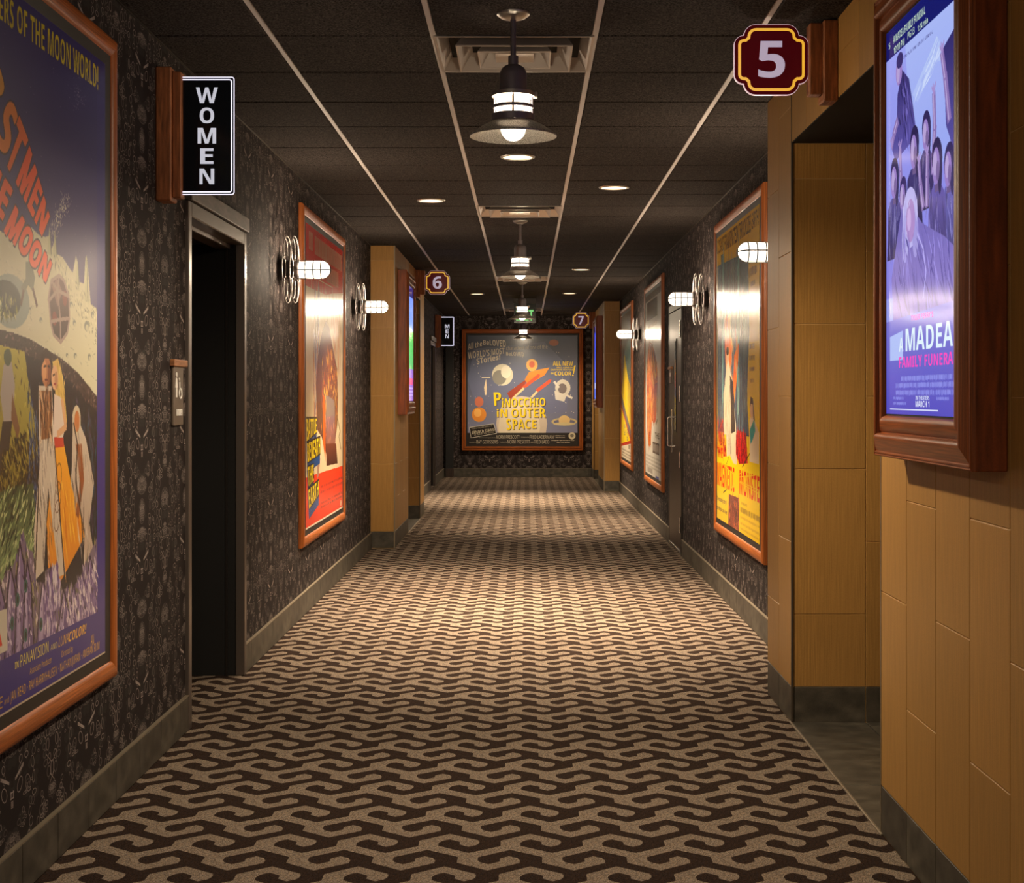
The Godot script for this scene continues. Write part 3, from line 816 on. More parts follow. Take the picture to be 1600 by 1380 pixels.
func art_space() -> ImageTexture:
	var c := Canvas.new(self, 768, 768, C8(38, 34, 32))
	c.poly([[0, 0], [1000, 0], [1000, 881], [0, 881]], C8(58, 66, 82), C8(128, 130, 156))
	c.poly([[60, 120], [700, 60], [940, 300], [900, 700], [100, 700], [0, 400]], C8(84, 92, 112), C8(112, 116, 146))
	for k in 70: c.ell(c.r.randf() * 1000, 120 + c.r.randf() * 700, 2.0 + c.r.randf() * 2, 2.0 + c.r.randf() * 2, C8(214, 206, 190))
	# pale planet and cratered moons
	c.ell(492, 800, 232, 252, C8(206, 188, 168)); c.ell(470, 830, 190, 210, C8(224, 208, 180))
	c.rect(0, 881, 1000, 119, C8(38, 34, 32))
	c.ell(318, 356, 96, 98, C8(206, 200, 176)); c.ell(290, 380, 64, 66, C8(130, 128, 120)); c.ell(350, 330, 46, 58, C8(222, 216, 196))
	# plain rocket with two boosters, ringed planet, orange globe, satellite
	c.poly([[360, 520], [500, 420], [535, 400], [520, 450], [430, 560], [390, 580]], C8(150, 60, 40))
	c.poly([[520, 400], [560, 330], [640, 310], [745, 290], [700, 360], [600, 420], [540, 430]], C8(232, 150, 52), C8(224, 120, 44))
	c.poly([[490, 470], [640, 350], [660, 356], [650, 380], [530, 474]], C8(222, 84, 50))
	c.poly([[620, 490], [740, 400], [764, 400], [750, 430], [640, 512]], C8(222, 84, 50))
	c.poly([[400, 568], [505, 470], [520, 484], [420, 572]], C8(226, 200, 150)); c.poly([[570, 560], [626, 500], [640, 512], [590, 566]], C8(226, 200, 150))
	c.ell(585, 268, 52, 56, C8(236, 176, 92)); c.ell(585, 262, 26, 30, C8(206, 96, 58))
	c.ell(880, 780, 118, 36, C8(196, 178, 128)); c.ell(880, 782, 96, 25, C8(106, 106, 130)); c.ell(880, 768, 52, 46, C8(216, 186, 128)); c.ell(880, 800, 100, 14, C8(206, 190, 140))
	c.ell(105, 716, 66, 66, C8(222, 140, 54)); c.ell(92, 700, 34, 38, C8(240, 176, 90)); c.ell(105, 600, 40, 46, C8(196, 110, 84))
	c.poly([[150, 470], [168, 390], [176, 470], [172, 540], [158, 540]], C8(226, 206, 170)); c.line([[130, 380], [205, 380]], 8, C8(214, 200, 170))
	c.ell(866, 474, 70, 76, C8(206, 200, 186)); c.ell(862, 480, 40, 46, C8(120, 110, 110)); c.poly([[790, 500], [900, 540], [880, 600], [800, 580]], C8(214, 208, 196))
	c.line([[790, 420], [830, 470]], 20, C8(214, 208, 196)); c.line([[900, 540], [950, 566]], 20, C8(214, 208, 196))
	c.ell(784, 66, 44, 30, C8(150, 84, 48))
	c.soften(3)
	# lettering
	var gy := C8(196, 184, 160)
	c.text("All the", [[5, 72], [132, 48], [132, 96], [5, 132]], gy)
	c.text("BeLOVED", [[142, 40], [344, 40], [350, 108], [142, 84]], gy)
	c.text("characters of one of the", [[352, 98], [726, 82], [728, 120], [352, 134]], gy, false)
	c.text("WORLD'S MOST", [[2, 150], [336, 110], [338, 164], [6, 214]], gy)
	c.text("BeLOVED", [[350, 148], [508, 150], [516, 190], [352, 182]], gy)
	c.text("STories!", [[80, 206], [296, 166], [298, 216], [86, 262]], gy)
	var ye := C8(238, 204, 40)
	c.trect("ALL NEW", 776, 232, 184, 42, ye)
	c.trect("FULL-LENGTH", 812, 284, 148, 14, ye)
	c.trect("CARTOON FEATURE", 756, 304, 205, 14, ye)
	c.trect("IN", 756, 336, 26, 14, ye); c.trect("COLOR", 792, 326, 152, 36, ye)
	c.poly([[968, 274], [984, 272], [966, 350], [958, 350]], ye); c.ell(958, 362, 7, 7, ye)
	for p in 2:
		var o := 6.0 * (1 - p)
		var k := C8(70, 56, 50) if p == 0 else C8(240, 206, 26)
		c.text("P", [[236 + o, 514 + o], [306 + o, 514 + o], [300 + o, 632 + o], [244 + o, 636 + o]], k)
		c.text("iNOCCHIO", [[312 + o, 566 + o], [706 + o, 560 + o], [708 + o, 640 + o], [312 + o, 650 + o]], k)
		c.text("iN OUTER", [[266 + o, 664 + o], [708 + o, 650 + o], [712 + o, 742 + o], [266 + o, 738 + o]], k)
		c.text("SPACE", [[350 + o, 752 + o], [626 + o, 764 + o], [626 + o, 842 + o], [356 + o, 856 + o]], k)
	c.poly([[14, 830], [240, 796], [266, 888], [30, 930]], C8(206, 196, 180)); c.poly([[20, 836], [236, 802], [260, 884], [34, 924]], C8(34, 30, 28))
	c.text("Featuring the voice of", [[36, 838], [226, 810], [228, 824], [38, 854]], gy, false)
	c.text("ARNOLD STANG", [[34, 866], [240, 838], [246, 864], [40, 898]], gy)
	c.text("as Nurtle the Turtle", [[60, 892], [236, 868], [240, 880], [62, 908]], gy, false)
	c.trect("Based on an original idea by", 108, 920, 150, 12, gy, false); c.trect("NORM PRESCOTT·", 262, 902, 216, 32, gy, false)
	c.trect("Screenplay by", 486, 914, 74, 14, gy, false); c.trect("FRED LADERMAN·", 566, 902, 222, 32, gy, false)
	c.small_print(794, 902, 90, 10, gy); c.small_print(800, 918, 84, 10, gy)
	c.trect("Directed by", 16, 960, 60, 14, gy, false); c.trect("RAY GOOSSENS·", 82, 946, 202, 32, gy, false)
	c.trect("Produced by", 294, 958, 66, 14, gy, false); c.trect("NORM PRESCOTT", 364, 946, 204, 32, gy, false)
	c.trect("AND", 572, 960, 28, 12, gy, false); c.trect("FRED LADD", 604, 946, 138, 32, gy, false)
	c.small_print(760, 944, 214, 10, gy); c.small_print(812, 962, 118, 9, gy)
	c.ell(950, 908, 32, 32, C8(206, 194, 160)); c.ell(950, 906, 17, 15, C8(120, 112, 96))
	return c.done()

func art_screen(n: int) -> ImageTexture:
	var c := Canvas.new(self, 512, 768, C8(150, 158, 236))
	if n == 6:
		c.poly([[0, 0], [1000, 0], [1000, 500], [0, 500]], C8(120, 150, 250), C8(150, 190, 255))
		c.poly([[0, 420], [1000, 380], [1000, 760], [0, 760]], C8(90, 220, 90), C8(80, 200, 120))
		c.rect(0, 720, 1000, 280, C8(150, 110, 220)); c.rect(100, 800, 800, 60, C8(230, 70, 140)); c.rect(0, 0, 1000, 90, C8(14, 24, 110))
		for y in [880, 910, 940]: c.small_print(80, y, 840, 16, C8(220, 220, 255))
		return c.done()
	if n == 7:
		c.poly([[0, 0], [1000, 0], [1000, 1000], [0, 1000]], C8(40, 70, 230), C8(90, 130, 250))
		c.rect(0, 0, 1000, 90, C8(14, 24, 110)); c.rect(120, 780, 760, 80, C8(220, 225, 255))
		return c.done()
	var V := func(v: float) -> float: return v * 0.947 + 53.0
	c.poly([[0, 70], [1000, 70], [1000, 700], [0, 700]], C8(152, 160, 240), C8(132, 128, 224))
	c.poly([[300, 75], [1000, 75], [1000, 420], [420, 420]], C8(166, 182, 244), C8(150, 164, 240))
	c.rect(0, 0, 1000, 75, C8(14, 22, 104))
	var ga := C8(206, 232, 200)
	c.trect("5", 40, 31, 24, 16, ga)
	c.trect("A MADEA FAMILY FUNERAL", 115, 23, 474, 19, ga)
	c.trect("12:10 PM", 122, 53, 164, 18, ga); c.trect("PG13", 337, 48, 100, 18, ga); c.trect("1:24 min", 482, 54, 142, 17, ga)
	c.trect("SHE PUTS THE FUN IN FUNERAL", 276, 97, 414, 8, C8(60, 60, 120), false)
	# a heap of plain, faceless revellers in blue light
	var dk := C8(46, 40, 104)
	var md := C8(92, 84, 168)
	var hi := C8(206, 196, 246)
	var sk := C8(150, 124, 196)
	c.poly([[407, 212], [699, 134], [743, 120], [777, 136], [803, 186], [734, 178], [560, 222], [480, 240]], C8(186, 204, 246), C8(170, 186, 244))
	c.dabs([[420, 210], [760, 128], [790, 176], [480, 236]], [C8(200, 214, 250), C8(164, 180, 240)], 60, 60, 160, 12, -0.3, 0.15)
	var person := func(x: float, y: float, k: float, lean: float, hair: Color, coat: Color) -> void:
		c.poly([[x - 110 * k, y + 190 * k], [x - 92 * k, y + 62 * k], [x - 40 * k, y + 40 * k], [x + 40 * k, y + 38 * k], [x + 96 * k, y + 66 * k], [x + 120 * k, y + 190 * k]], coat, coat.darkened(0.35))
		c.dabs([[x - 90 * k, y + 60 * k], [x + 90 * k, y + 60 * k], [x + 110 * k, y + 190 * k], [x - 100 * k, y + 190 * k]], [coat.lightened(0.22), coat.darkened(0.3), coat.lightened(0.1)], 30, 30 * k, 90 * k, 14 * k, 1.4 + lean, 0.35)
		c.poly([[x - 18 * k, y + 20 * k], [x + 22 * k, y + 20 * k], [x + 28 * k, y + 56 * k], [x - 22 * k, y + 56 * k]], sk.darkened(0.3))
		c.ell(x + 6 * k, y - 14 * k, 62 * k, 44 * k, hair, lean)
		c.ell(x + 42 * k, y + 14 * k, 24 * k, 52 * k, hair.lightened(0.06), lean)
		c.ell(x - 6 * k, y + 2 * k, 44 * k, 40 * k, sk, lean)
		c.ell(x - 18 * k, y - 4 * k, 24 * k, 26 * k, sk.lightened(0.28), lean)
		c.ell(x + 14 * k, y + 14 * k, 20 * k, 22 * k, sk.darkened(0.2), lean)
	var limb := func(pts: Array, w0: float, w1: float) -> void:
		for i in pts.size() - 1:
			c.line([pts[i], pts[i + 1]], lerpf(w0, w1, float(i) / pts.size()), sk.darkened(0.1))
			c.line([[pts[i][0] - 6, pts[i][1]], [pts[i + 1][0] - 6, pts[i + 1][1]]], w1 * 0.4, sk.lightened(0.3))
		for f in 4: c.line([pts[-1], [pts[-1][0] - 26 + f * 17, pts[-1][1] - 20 - (f % 2) * 5]], w1 * 0.34, sk.lightened(0.12))
	c.poly([[255, 130], [357, 166], [417, 244], [470, 320], [148, 350], [90, 312], [170, 262], [181, 184]], dk, md)
	c.dabs([[255, 140], [357, 170], [440, 300], [190, 330]], [C8(70, 62, 138), C8(36, 32, 90), C8(110, 100, 186)], 60, 40, 110, 16, 1.0, 0.4)
	c.ell(204, 126, 50, 36, sk); c.ell(190, 128, 26, 26, sk.lightened(0.25)); c.ell(216, 100, 52, 20, dk)
	limb.call([[180, 250], [120, 280], [92, 306]], 44, 26)
	c.poly([[830, 160], [1000, 130], [1000, 440], [860, 340]], dk, md)
	limb.call([[900, 330], [850, 230], [810, 170]], 50, 30)
	person.call(600, 330, 0.95, 0.1, C8(40, 32, 84), C8(70, 60, 130))
	person.call(890, 440, 1.0, -0.15, C8(46, 38, 92), C8(110, 104, 190))
	limb.call([[690, 430], [716, 330], [704, 250]], 50, 28)
	person.call(430, 352, 1.05, 0.0, C8(36, 28, 78), C8(60, 52, 118))
	person.call(130, 400, 1.05, 0.12, C8(40, 34, 86), C8(84, 76, 150))
	person.call(740, 418, 1.1, 0.1, C8(40, 32, 80), C8(104, 92, 176))
	limb.call([[250, 440], [228, 380], [222, 330]], 46, 28)
	person.call(262, 452, 0.9, -0.1, C8(52, 42, 100), C8(60, 54, 124))
	limb.call([[560, 500], [520, 440], [500, 392]], 46, 28)
	limb.call([[610, 500], [612, 430], [616, 384]], 44, 28)
	c.poly([[150, 580], [242, 480], [437, 500], [552, 540], [841, 590], [1000, 630], [1000, 780], [120, 780], [87, 650]], C8(112, 102, 180), C8(134, 120, 204))
	c.ell(372, 512, 112, 76, C8(186, 180, 236)); c.ell(300, 560, 50, 60, C8(176, 170, 230)); c.ell(450, 560, 44, 56, C8(160, 152, 220))
	c.ell(378, 520, 66, 54, C8(170, 136, 200)); c.ell(360, 512, 36, 34, hi.darkened(0.1)); c.ell(404, 536, 26, 28, C8(140, 104, 176))
	c.dabs([[270, 460], [480, 460], [500, 560], [250, 580]], [C8(206, 200, 246), C8(160, 152, 220), C8(186, 180, 236)], 46, 20, 50, 10, 1.2, 0.5)
	c.ell(378, 524, 58, 46, C8(172, 138, 202)); c.ell(358, 516, 30, 28, C8(200, 172, 226))
	c.dabs([[160, 590], [440, 540], [900, 610], [980, 770], [140, 770]], [C8(84, 76, 156), C8(150, 138, 220), C8(120, 108, 190), C8(100, 90, 172)], 130, 60, 170, 14, 1.0, 0.5)
	c.line([[480, 560], [560, 600], [600, 660], [560, 720]], 10, C8(180, 172, 240)); c.line([[700, 600], [660, 660], [690, 740]], 9, C8(84, 74, 156))
	c.soften(3)
	c.poly([[0, 760], [1000, 740], [1000, 1000], [0, 1000]], C8(124, 122, 214), C8(78, 76, 190))
	c.poly([[60, 800], [267, 788], [267, 862], [60, 862]], C8(172, 190, 246))
	c.trect("TYLER PERRY'S", 390, 755, 305, 13, C8(246, 60, 190))
	c.trect("A", 204, 806, 68, 35, C8(220, 236, 252))
	c.trect("MADEA", 305, 784, 640, 58, C8(220, 240, 252))
	c.trect("FAMILY FUNERAL", 204, 854, 790, 28, C8(250, 70, 190))
	for q in [[237, 903, 700], [153, 920, 800], [153, 938, 800]]: c.small_print(q[0], q[1], q[2], 13, C8(150, 160, 240))
	c.trect("IN THEATERS", 453, 953, 192, 10, C8(226, 236, 252)); c.trect("MARCH 1", 453, 965, 192, 15, C8(232, 240, 252))
	c.small_print(110, 955, 160, 8, C8(150, 160, 240)); c.small_print(110, 968, 200, 8, C8(150, 160, 240)); c.small_print(740, 955, 160, 8, C8(150, 160, 240))
	c.rect(60, 986, 700, 3, C8(214, 222, 250))
	return c.done()

# ------------------------------------------------------------------ lamps
func omni(parent: Node, at: Vector3, col: Color, e: float, size: float) -> void:
	var l := OmniLight3D.new()
	l.name = "lamp_light"
	l.light_color = col; l.light_energy = e; l.light_size = size
	l.omni_range = 30.0; l.omni_attenuation = 2.0; l.shadow_enabled = true
	l.position = at
	parent.add_child(l, true)

func spot(parent: Node, at: Vector3, col: Color, e: float, size: float, angle: float, soft := 0.9) -> void:
	var l := SpotLight3D.new()
	l.name = "lamp_light"
	l.light_color = col; l.light_energy = e; l.light_size = size
	l.spot_angle = angle; l.spot_angle_attenuation = soft
	l.spot_range = 30.0; l.spot_attenuation = 2.0; l.shadow_enabled = true
	l.position = at
	l.rotation.x = -PI / 2
	parent.add_child(l, true)

const E_PENDANT := 4.5
const E_DOWN := 22.0
const E_SCONCE := 0.6

func pendant(d: float, label: String) -> void:
	var t := thing("pendant_lamp", label, "lamp", Vector3(-0.045, CEIL, -d), 0.0, "industrial pendants down the middle of the ceiling")
	obj("canopy", lathe(mb(), [Vector2(0, 0), Vector2(0.059, 0), Vector2(0.058, -0.006), Vector2(0.045, -0.016), Vector2(0.02, -0.024), Vector2(0.0, -0.025)], 28), M.alu, t)
	obj("stem", lathe(mb(), [Vector2(0.0103, -0.02), Vector2(0.0103, -0.16)], 16), M.pend, t)
	obj("collar", lathe(mb(), [Vector2(0.01, -0.152), Vector2(0.018, -0.152), Vector2(0.018, -0.185), Vector2(0.01, -0.185)], 16), M.pend, t)
	var dome := [Vector2(0.012, -0.18)]
	for i in 9:
		var a := PI / 2 * i / 8
		dome.append(Vector2(0.012 + 0.036 * sin(a), -0.182 - 0.036 * (1 - cos(a))))
	dome.append_array([Vector2(0.048, -0.283), Vector2(0.0, -0.283)])
	obj("housing", lathe(mb(), dome, 28), M.pend, t)
	var ring := func(y0: float, y1: float, r: float) -> Array:
		return [Vector2(0.05, y0), Vector2(r, y0), Vector2(r, y1), Vector2(0.05, y1)]
	var cap := lathe(mb(), ring.call(-0.281, -0.295, 0.076), 32)
	box(cap, Vector3(0.06, -0.296, -0.03), Vector3(0.086, -0.274, -0.006), 0.003)
	obj("ring", cap, M.alu, t)
	obj("ring", lathe(mb(), ring.call(-0.326, -0.337, 0.071), 32), M.pend, t)
	obj("ring", lathe(mb(), ring.call(-0.357, -0.381, 0.076), 32), M.pend, t)
	for k in 4:
		var a := PI / 2 * k + PI / 2
		obj("post", tube(mb(), [Vector3(cos(a) * 0.067, -0.29, sin(a) * 0.067), Vector3(cos(a) * 0.067, -0.365, sin(a) * 0.067)], 0.004, 6, false, Vector3.RIGHT), M.pend, t)
	obj("glass_lantern", lathe(mb(), [Vector2(0.060, -0.296), Vector2(0.060, -0.360)], 24), M.pend_glass, t)
	obj("shade", lathe(mb(), [Vector2(0.070, -0.378), Vector2(0.08, -0.385), Vector2(0.112, -0.401), Vector2(0.150, -0.428), Vector2(0.154, -0.432), Vector2(0.153, -0.436), Vector2(0.148, -0.432), Vector2(0.110, -0.406), Vector2(0.078, -0.391), Vector2(0.05, -0.384)], 40), M.galv, t)
	var g := []
	for i in 11:
		var a := PI * 0.28 + (PI * 0.72) * i / 10
		g.append(Vector2(0.0435 * sin(a), -0.4075 + 0.0435 * cos(a)))
	obj("globe", lathe(mb(), g, 24), M.globe, t)
	omni(t, Vector3(0, -0.335, 0), Color(1.0, 0.91, 0.78), E_PENDANT * 0.18, 0.05)
	spot(t, Vector3(0, -0.462, 0), Color(1.0, 0.91, 0.78), E_PENDANT, 0.04, 88.0, 0.55)

func downlight(x: float, d: float, label: String) -> void:
	var t := thing("recessed_downlight", label, "light", Vector3(x, CEIL, -d), 0.0, "recessed downlights in the black ceiling")
	obj("trim_ring", lathe(mb(), [Vector2(0.082, -0.002), Vector2(0.084, -0.007), Vector2(0.096, -0.006), Vector2(0.1, 0.0)], 32), M.alu, t)
	obj("lens", lathe(mb(), [Vector2(0.083, -0.003), Vector2(0.05, -0.003), Vector2(0.0, -0.0032)], 32), M.lens, t)
	spot(t, Vector3(0, -0.02, 0), Color(1.0, 0.90, 0.77), E_DOWN, 0.06, 42.0)

func sconce(side: int, d: float, label: String) -> void:   # side -1 left wall, 1 right wall
	var t := thing("reel_sconce", label, "wall lamp", Vector3(XL if side < 0 else XR, 2.0916, -d), PI / 2 if side < 0 else -PI / 2, "caged sconces with film-reel plates")
	var out := Transform3D(Basis(Vector3(1, 0, 0), Vector3(0, 0, 1), Vector3(0, -1, 0)), Vector3.ZERO)   # lathe axis along local z
	obj("back_box", lathe(mb(), [Vector2(0.0, 0.0), Vector2(0.062, 0.0), Vector2(0.062, 0.03), Vector2(0.056, 0.034), Vector2(0.056, 0.09), Vector2(0.0, 0.09)], 24, out), M.dark_metal, t)
	for z in [0.045, 0.087]:
		var st := tube(mb(), ring_path(Vector3(0, 0, z), 0.189, 48), 0.0027, 6, true, Vector3(0, 0, 1))
		for k in 6:
			var a := PI / 3 * k
			tube(st, ring_path(Vector3(cos(a) * 0.122, sin(a) * 0.122, z), 0.0625, 22), 0.0024, 6, true, Vector3(0, 0, 1))
		obj("reel_plate", st, M.wire, t)
	obj("socket", lathe(mb(), [Vector2(0.0, 0.088), Vector2(0.056, 0.088), Vector2(0.056, 0.108), Vector2(0.0, 0.108)], 24, out), M.bronze, t)
	var g := [Vector2(0.045, 0.108), Vector2(0.045, 0.24)]
	for i in range(1, 9):
		var a := PI / 2 * i / 8
		g.append(Vector2(0.045 * cos(a), 0.24 + 0.043 * sin(a)))
	obj("glass_jar", lathe(mb(), g, 24, out), M.jar, t)
	var cage := mb()
	for z in [0.112, 0.15, 0.195, 0.238]: tube(cage, ring_path(Vector3(0, 0, z), 0.0505, 24), 0.0032, 6, true, Vector3(0, 0, 1))
	tube(cage, ring_path(Vector3(0, 0, 0.288), 0.014, 12), 0.0032, 6, true, Vector3(0, 0, 1))
	for k in 4:
		var a := PI / 2 * k + 0.1
		var dir := Vector3(cos(a), sin(a), 0)
		var path := [dir * 0.0505 + Vector3(0, 0, 0.108), dir * 0.0505 + Vector3(0, 0, 0.238)]
		for i in range(1, 7):
			var b := PI / 2 * i / 7
			path.append(dir * (0.0505 * cos(b)) + Vector3(0, 0, 0.238 + 0.05 * sin(b)))
		tube(cage, path, 0.0032, 6, false, Vector3(0.3, 0.4, 0.1))
	obj("wire_guard", cage, M.guard, t)
	omni(t, Vector3(0, 0, 0.2), Color(1.0, 0.90, 0.78), E_SCONCE, 0.03)

# ------------------------------------------------------------------ wall pieces
func poster(side: int, d_near: float, art: Texture2D, u0: float, u1: float, label: String) -> void:   # print 1.83 m wide from depth d_near; frame 2.09 x 2.13 m
	var t := thing("framed_poster", label, "poster", Vector3(XL if side < 0 else XR, 0.435, -(d_near + 0.915)), PI / 2 if side < 0 else -PI / 2, "large framed film posters along the corridor")
	var prof := [Vector2(0, 0), Vector2(0, 0.018), Vector2(0.003, 0.025), Vector2(0.010, 0.030), Vector2(0.022, 0.033), Vector2(0.036, 0.033), Vector2(0.050, 0.030), Vector2(0.060, 0.025), Vector2(0.066, 0.018), Vector2(0.066, 0.006)]
	var p := frame_pieces(2.09, 2.13, Vector3(0, 1.065, 0), prof)
	for k in 4: obj("rail" if k % 2 == 0 else "stile", p[k], M.frame, t)
	obj("mat_board", bx(Vector3(-1.0, 0.045, 0.004), Vector3(1.0, 2.085, 0.0215)), M.mat_board, t)
	var m := mb()
	rect_uv(m, Vector3(-0.915, 0.101, 0.024), Vector3(0.915, 0.101, 0.024), Vector3(0.915, 2.025, 0.024), Vector3(-0.915, 2.025, 0.024), Vector2(u0, 1), Vector2(u1, 0))
	obj("print", m, print_material(art, 0.32 if d_near < 5.0 else 0.22), t)

func end_poster(art: Texture2D) -> void:
	var t := thing("framed_poster", "square framed space-cartoon poster with yellow lettering on the far end wall", "poster", Vector3(-0.059, 0.448, -DEND), 0.0, "large framed film posters along the corridor")
	var prof := [Vector2(0, 0), Vector2(0, 0.05), Vector2(0.010, 0.054), Vector2(0.016, 0.046), Vector2(0.03, 0.046), Vector2(0.038, 0.056), Vector2(0.058, 0.056), Vector2(0.066, 0.044), Vector2(0.07, 0.012)]
	var p := frame_pieces(2.05, 2.05, Vector3(0, 1.025, 0), prof)
	for k in 4: obj("rail" if k % 2 == 0 else "stile", p[k], M.frame_dark, t)
	obj("mat_board", bx(Vector3(-0.98, 0.05, 0.008), Vector3(0.98, 1.98, 0.0325)), M.mat_black, t)
	var m := mb()
	rect_uv(m, Vector3(-0.93, 0.075, 0.035), Vector3(0.93, 0.075, 0.035), Vector3(0.93, 1.945, 0.035), Vector3(-0.93, 1.945, 0.035))
	obj("print", m, print_material(art), t)

func display_case(side: int, d_near: float, art: Texture2D, label: String, energy: float) -> void:
	var t := thing("display_case", label, "display case", Vector3(TL if side < 0 else TR, 1.200, -(d_near + 0.47)), PI / 2 if side < 0 else -PI / 2, "wooden poster-screen cases beside the auditorium doors")
	obj("body", bx(Vector3(-0.47, 0, 0), Vector3(0.47, 1.34, 0.077), 0.003), M.case_side, t)
	var prof := [Vector2(0.001, 0.070), Vector2(0.001, 0.083), Vector2(0.004, 0.086), Vector2(0.007, 0.082), Vector2(0.010, 0.086), Vector2(0.013, 0.086), Vector2(0.016, 0.082), Vector2(0.022, 0.086), Vector2(0.050, 0.097), Vector2(0.056, 0.100), Vector2(0.062, 0.099), Vector2(0.067, 0.094), Vector2(0.069, 0.083), Vector2(0.073, 0.083), Vector2(0.076, 0.087), Vector2(0.103, 0.094), Vector2(0.110, 0.093), Vector2(0.116, 0.088), Vector2(0.120, 0.080), Vector2(0.120, 0.070)]
	var p := frame_pieces(0.94, 1.34, Vector3(0, 0.67, 0), prof)
	for k in 4: obj("rail" if k % 2 == 0 else "stile", p[k], M.frame_dark, t)
	obj("bezel", bx(Vector3(-0.36, 0.11, 0.0765), Vector3(0.36, 1.23, 0.0785)), M.black, t)
	var m := mb()
	rect_uv(m, Vector3(-0.345, 0.125, 0.0795), Vector3(0.345, 0.125, 0.0795), Vector3(0.345, 1.215, 0.0795), Vector3(-0.345, 1.215, 0.0795))
	var sm := mat(Color(0.02, 0.02, 0.02), 0.12)
	sm.emission_enabled = true
	sm.emission_texture = art
	sm.emission = Color.WHITE
	sm.emission_operator = BaseMaterial3D.EMISSION_OP_MULTIPLY
	sm.emission_energy_multiplier = energy
	obj("screen", m, sm, t)
	var l := AreaLight3D.new()
	l.name = "screen_light"
	l.area_size = Vector2(0.66, 1.0); l.light_color = Color(0.55, 0.6, 1.0); l.light_energy = 0.05
	l.area_range = 12.0; l.shadow_enabled = true
	l.position = Vector3(0, 0.67, 0.102)
	l.rotation.y = PI
	t.add_child(l, true)

func number_sign(side: int, d: float, n: String, label: String) -> void:
	var s := -float(side)   # reaches away from the wall
	var t := thing("number_sign", label, "sign", Vector3(TL if side < 0 else TR, 2.431, -d), 0.0, "lit auditorium number signs")
	obj("wall_block", bx(Vector3(0, 0, -0.05), Vector3(s * 0.052, 0.289, 0.05), 0.004), M.rough_wood, t)
	obj("bracket_block", bx(Vector3(s * 0.052, 0.026, -0.032), Vector3(s * 0.099, 0.282, 0.032), 0.004), M.rough_wood, t)
	var outline: PackedVector2Array = Geometry2D.merge_polygons(rrect(0.134, 0.088, 0.034), rrect(0.1005, 0.1274, 0.044))[0]
	var pl := obj("sign_plate", plate(mb(), outline, -0.007, 0.007), M.rim_glow, t)
	pl.position = Vector3(s * 0.232, 0.155, 0)
	var a: PackedVector2Array = Geometry2D.offset_polygon(outline, -0.002)[0]
	obj("sign_border", plate(mb(), a, -0.0085, 0.0085), M.maroon, pl)
	var b: PackedVector2Array = Geometry2D.offset_polygon(outline, -0.0145)[0]
	obj("sign_stripe", plate(mb(), b, -0.0098, 0.0098), M.gold, pl)
	var c: PackedVector2Array = Geometry2D.offset_polygon(outline, -0.0245)[0]
	obj("sign_field", plate(mb(), c, -0.011, 0.011), M.maroon, pl)
	var num := obj("sign_numeral", sign_text(n, 0.096 if n != "7" else 0.088, 0.132, 0.003), M.numeral, pl)
	num.position = Vector3(0, 0, 0.0105)

func word_sign(d: float, word: String, label: String) -> void:
	var t := thing("washroom_sign", label, "sign", Vector3(XL, 2.114, -d), 0.0, "lit washroom blade signs")
	obj("wall_block", bx(Vector3(0, 0, -0.05), Vector3(0.058, 0.507, 0.05), 0.004), M.rough_wood, t)
	obj("bracket_block", bx(Vector3(0.058, 0.013, -0.032), Vector3(0.092, 0.492, 0.032), 0.004), M.rough_wood, t)
	var outline := PackedVector2Array([Vector2(0.090, 0.029), Vector2(0.278, 0.029)])
	for i in 5: outline.append(Vector2(0.278 + 0.009 * sin(PI / 2 * i / 4), 0.038 - 0.009 * cos(PI / 2 * i / 4)))
	for i in 5: outline.append(Vector2(0.278 + 0.009 * cos(PI / 2 * i / 4), 0.466 + 0.009 * sin(PI / 2 * i / 4)))
	outline.append_array([Vector2(0.278, 0.475), Vector2(0.090, 0.475)])
	var pl := obj("sign_plate", plate(mb(), outline, -0.005, 0.005), M.sign_dark, t)
	# glowing edges: an outer line and a thin line inside it
	for off in [0.0, 0.009]:
		var path := [Vector3(0.092, 0.029 + off, 0.004), Vector3(0.278 - off, 0.029 + off, 0.004)]
		for i in range(1, 5): path.append(Vector3(0.278 - off + 0.009 * sin(PI / 2 * i / 4), 0.038 + off - 0.009 * cos(PI / 2 * i / 4), 0.004))
		for i in 5: path.append(Vector3(0.278 - off + 0.009 * cos(PI / 2 * i / 4), 0.466 - off + 0.009 * sin(PI / 2 * i / 4), 0.004))
		path.append(Vector3(0.092, 0.475 - off, 0.004))
		obj("edge_light", tube(mb(), path, 0.0021 if off == 0.0 else 0.0027, 6, false, Vector3(0, 0, 1)), M.edge_glow, pl)
	var n := word.length()
	for i in n:
		var y := 0.252 + ((n - 1) / 2.0 - i) * 0.0772
		var w: float = {"W": 0.083, "O": 0.054, "M": 0.070, "E": 0.050, "N": 0.056}[word[i]]
		var g := obj("sign_letter", sign_text(word[i], w, 0.0595, 0.002), M.letter, pl)
		g.position = Vector3(0.184, y, 0.0045)

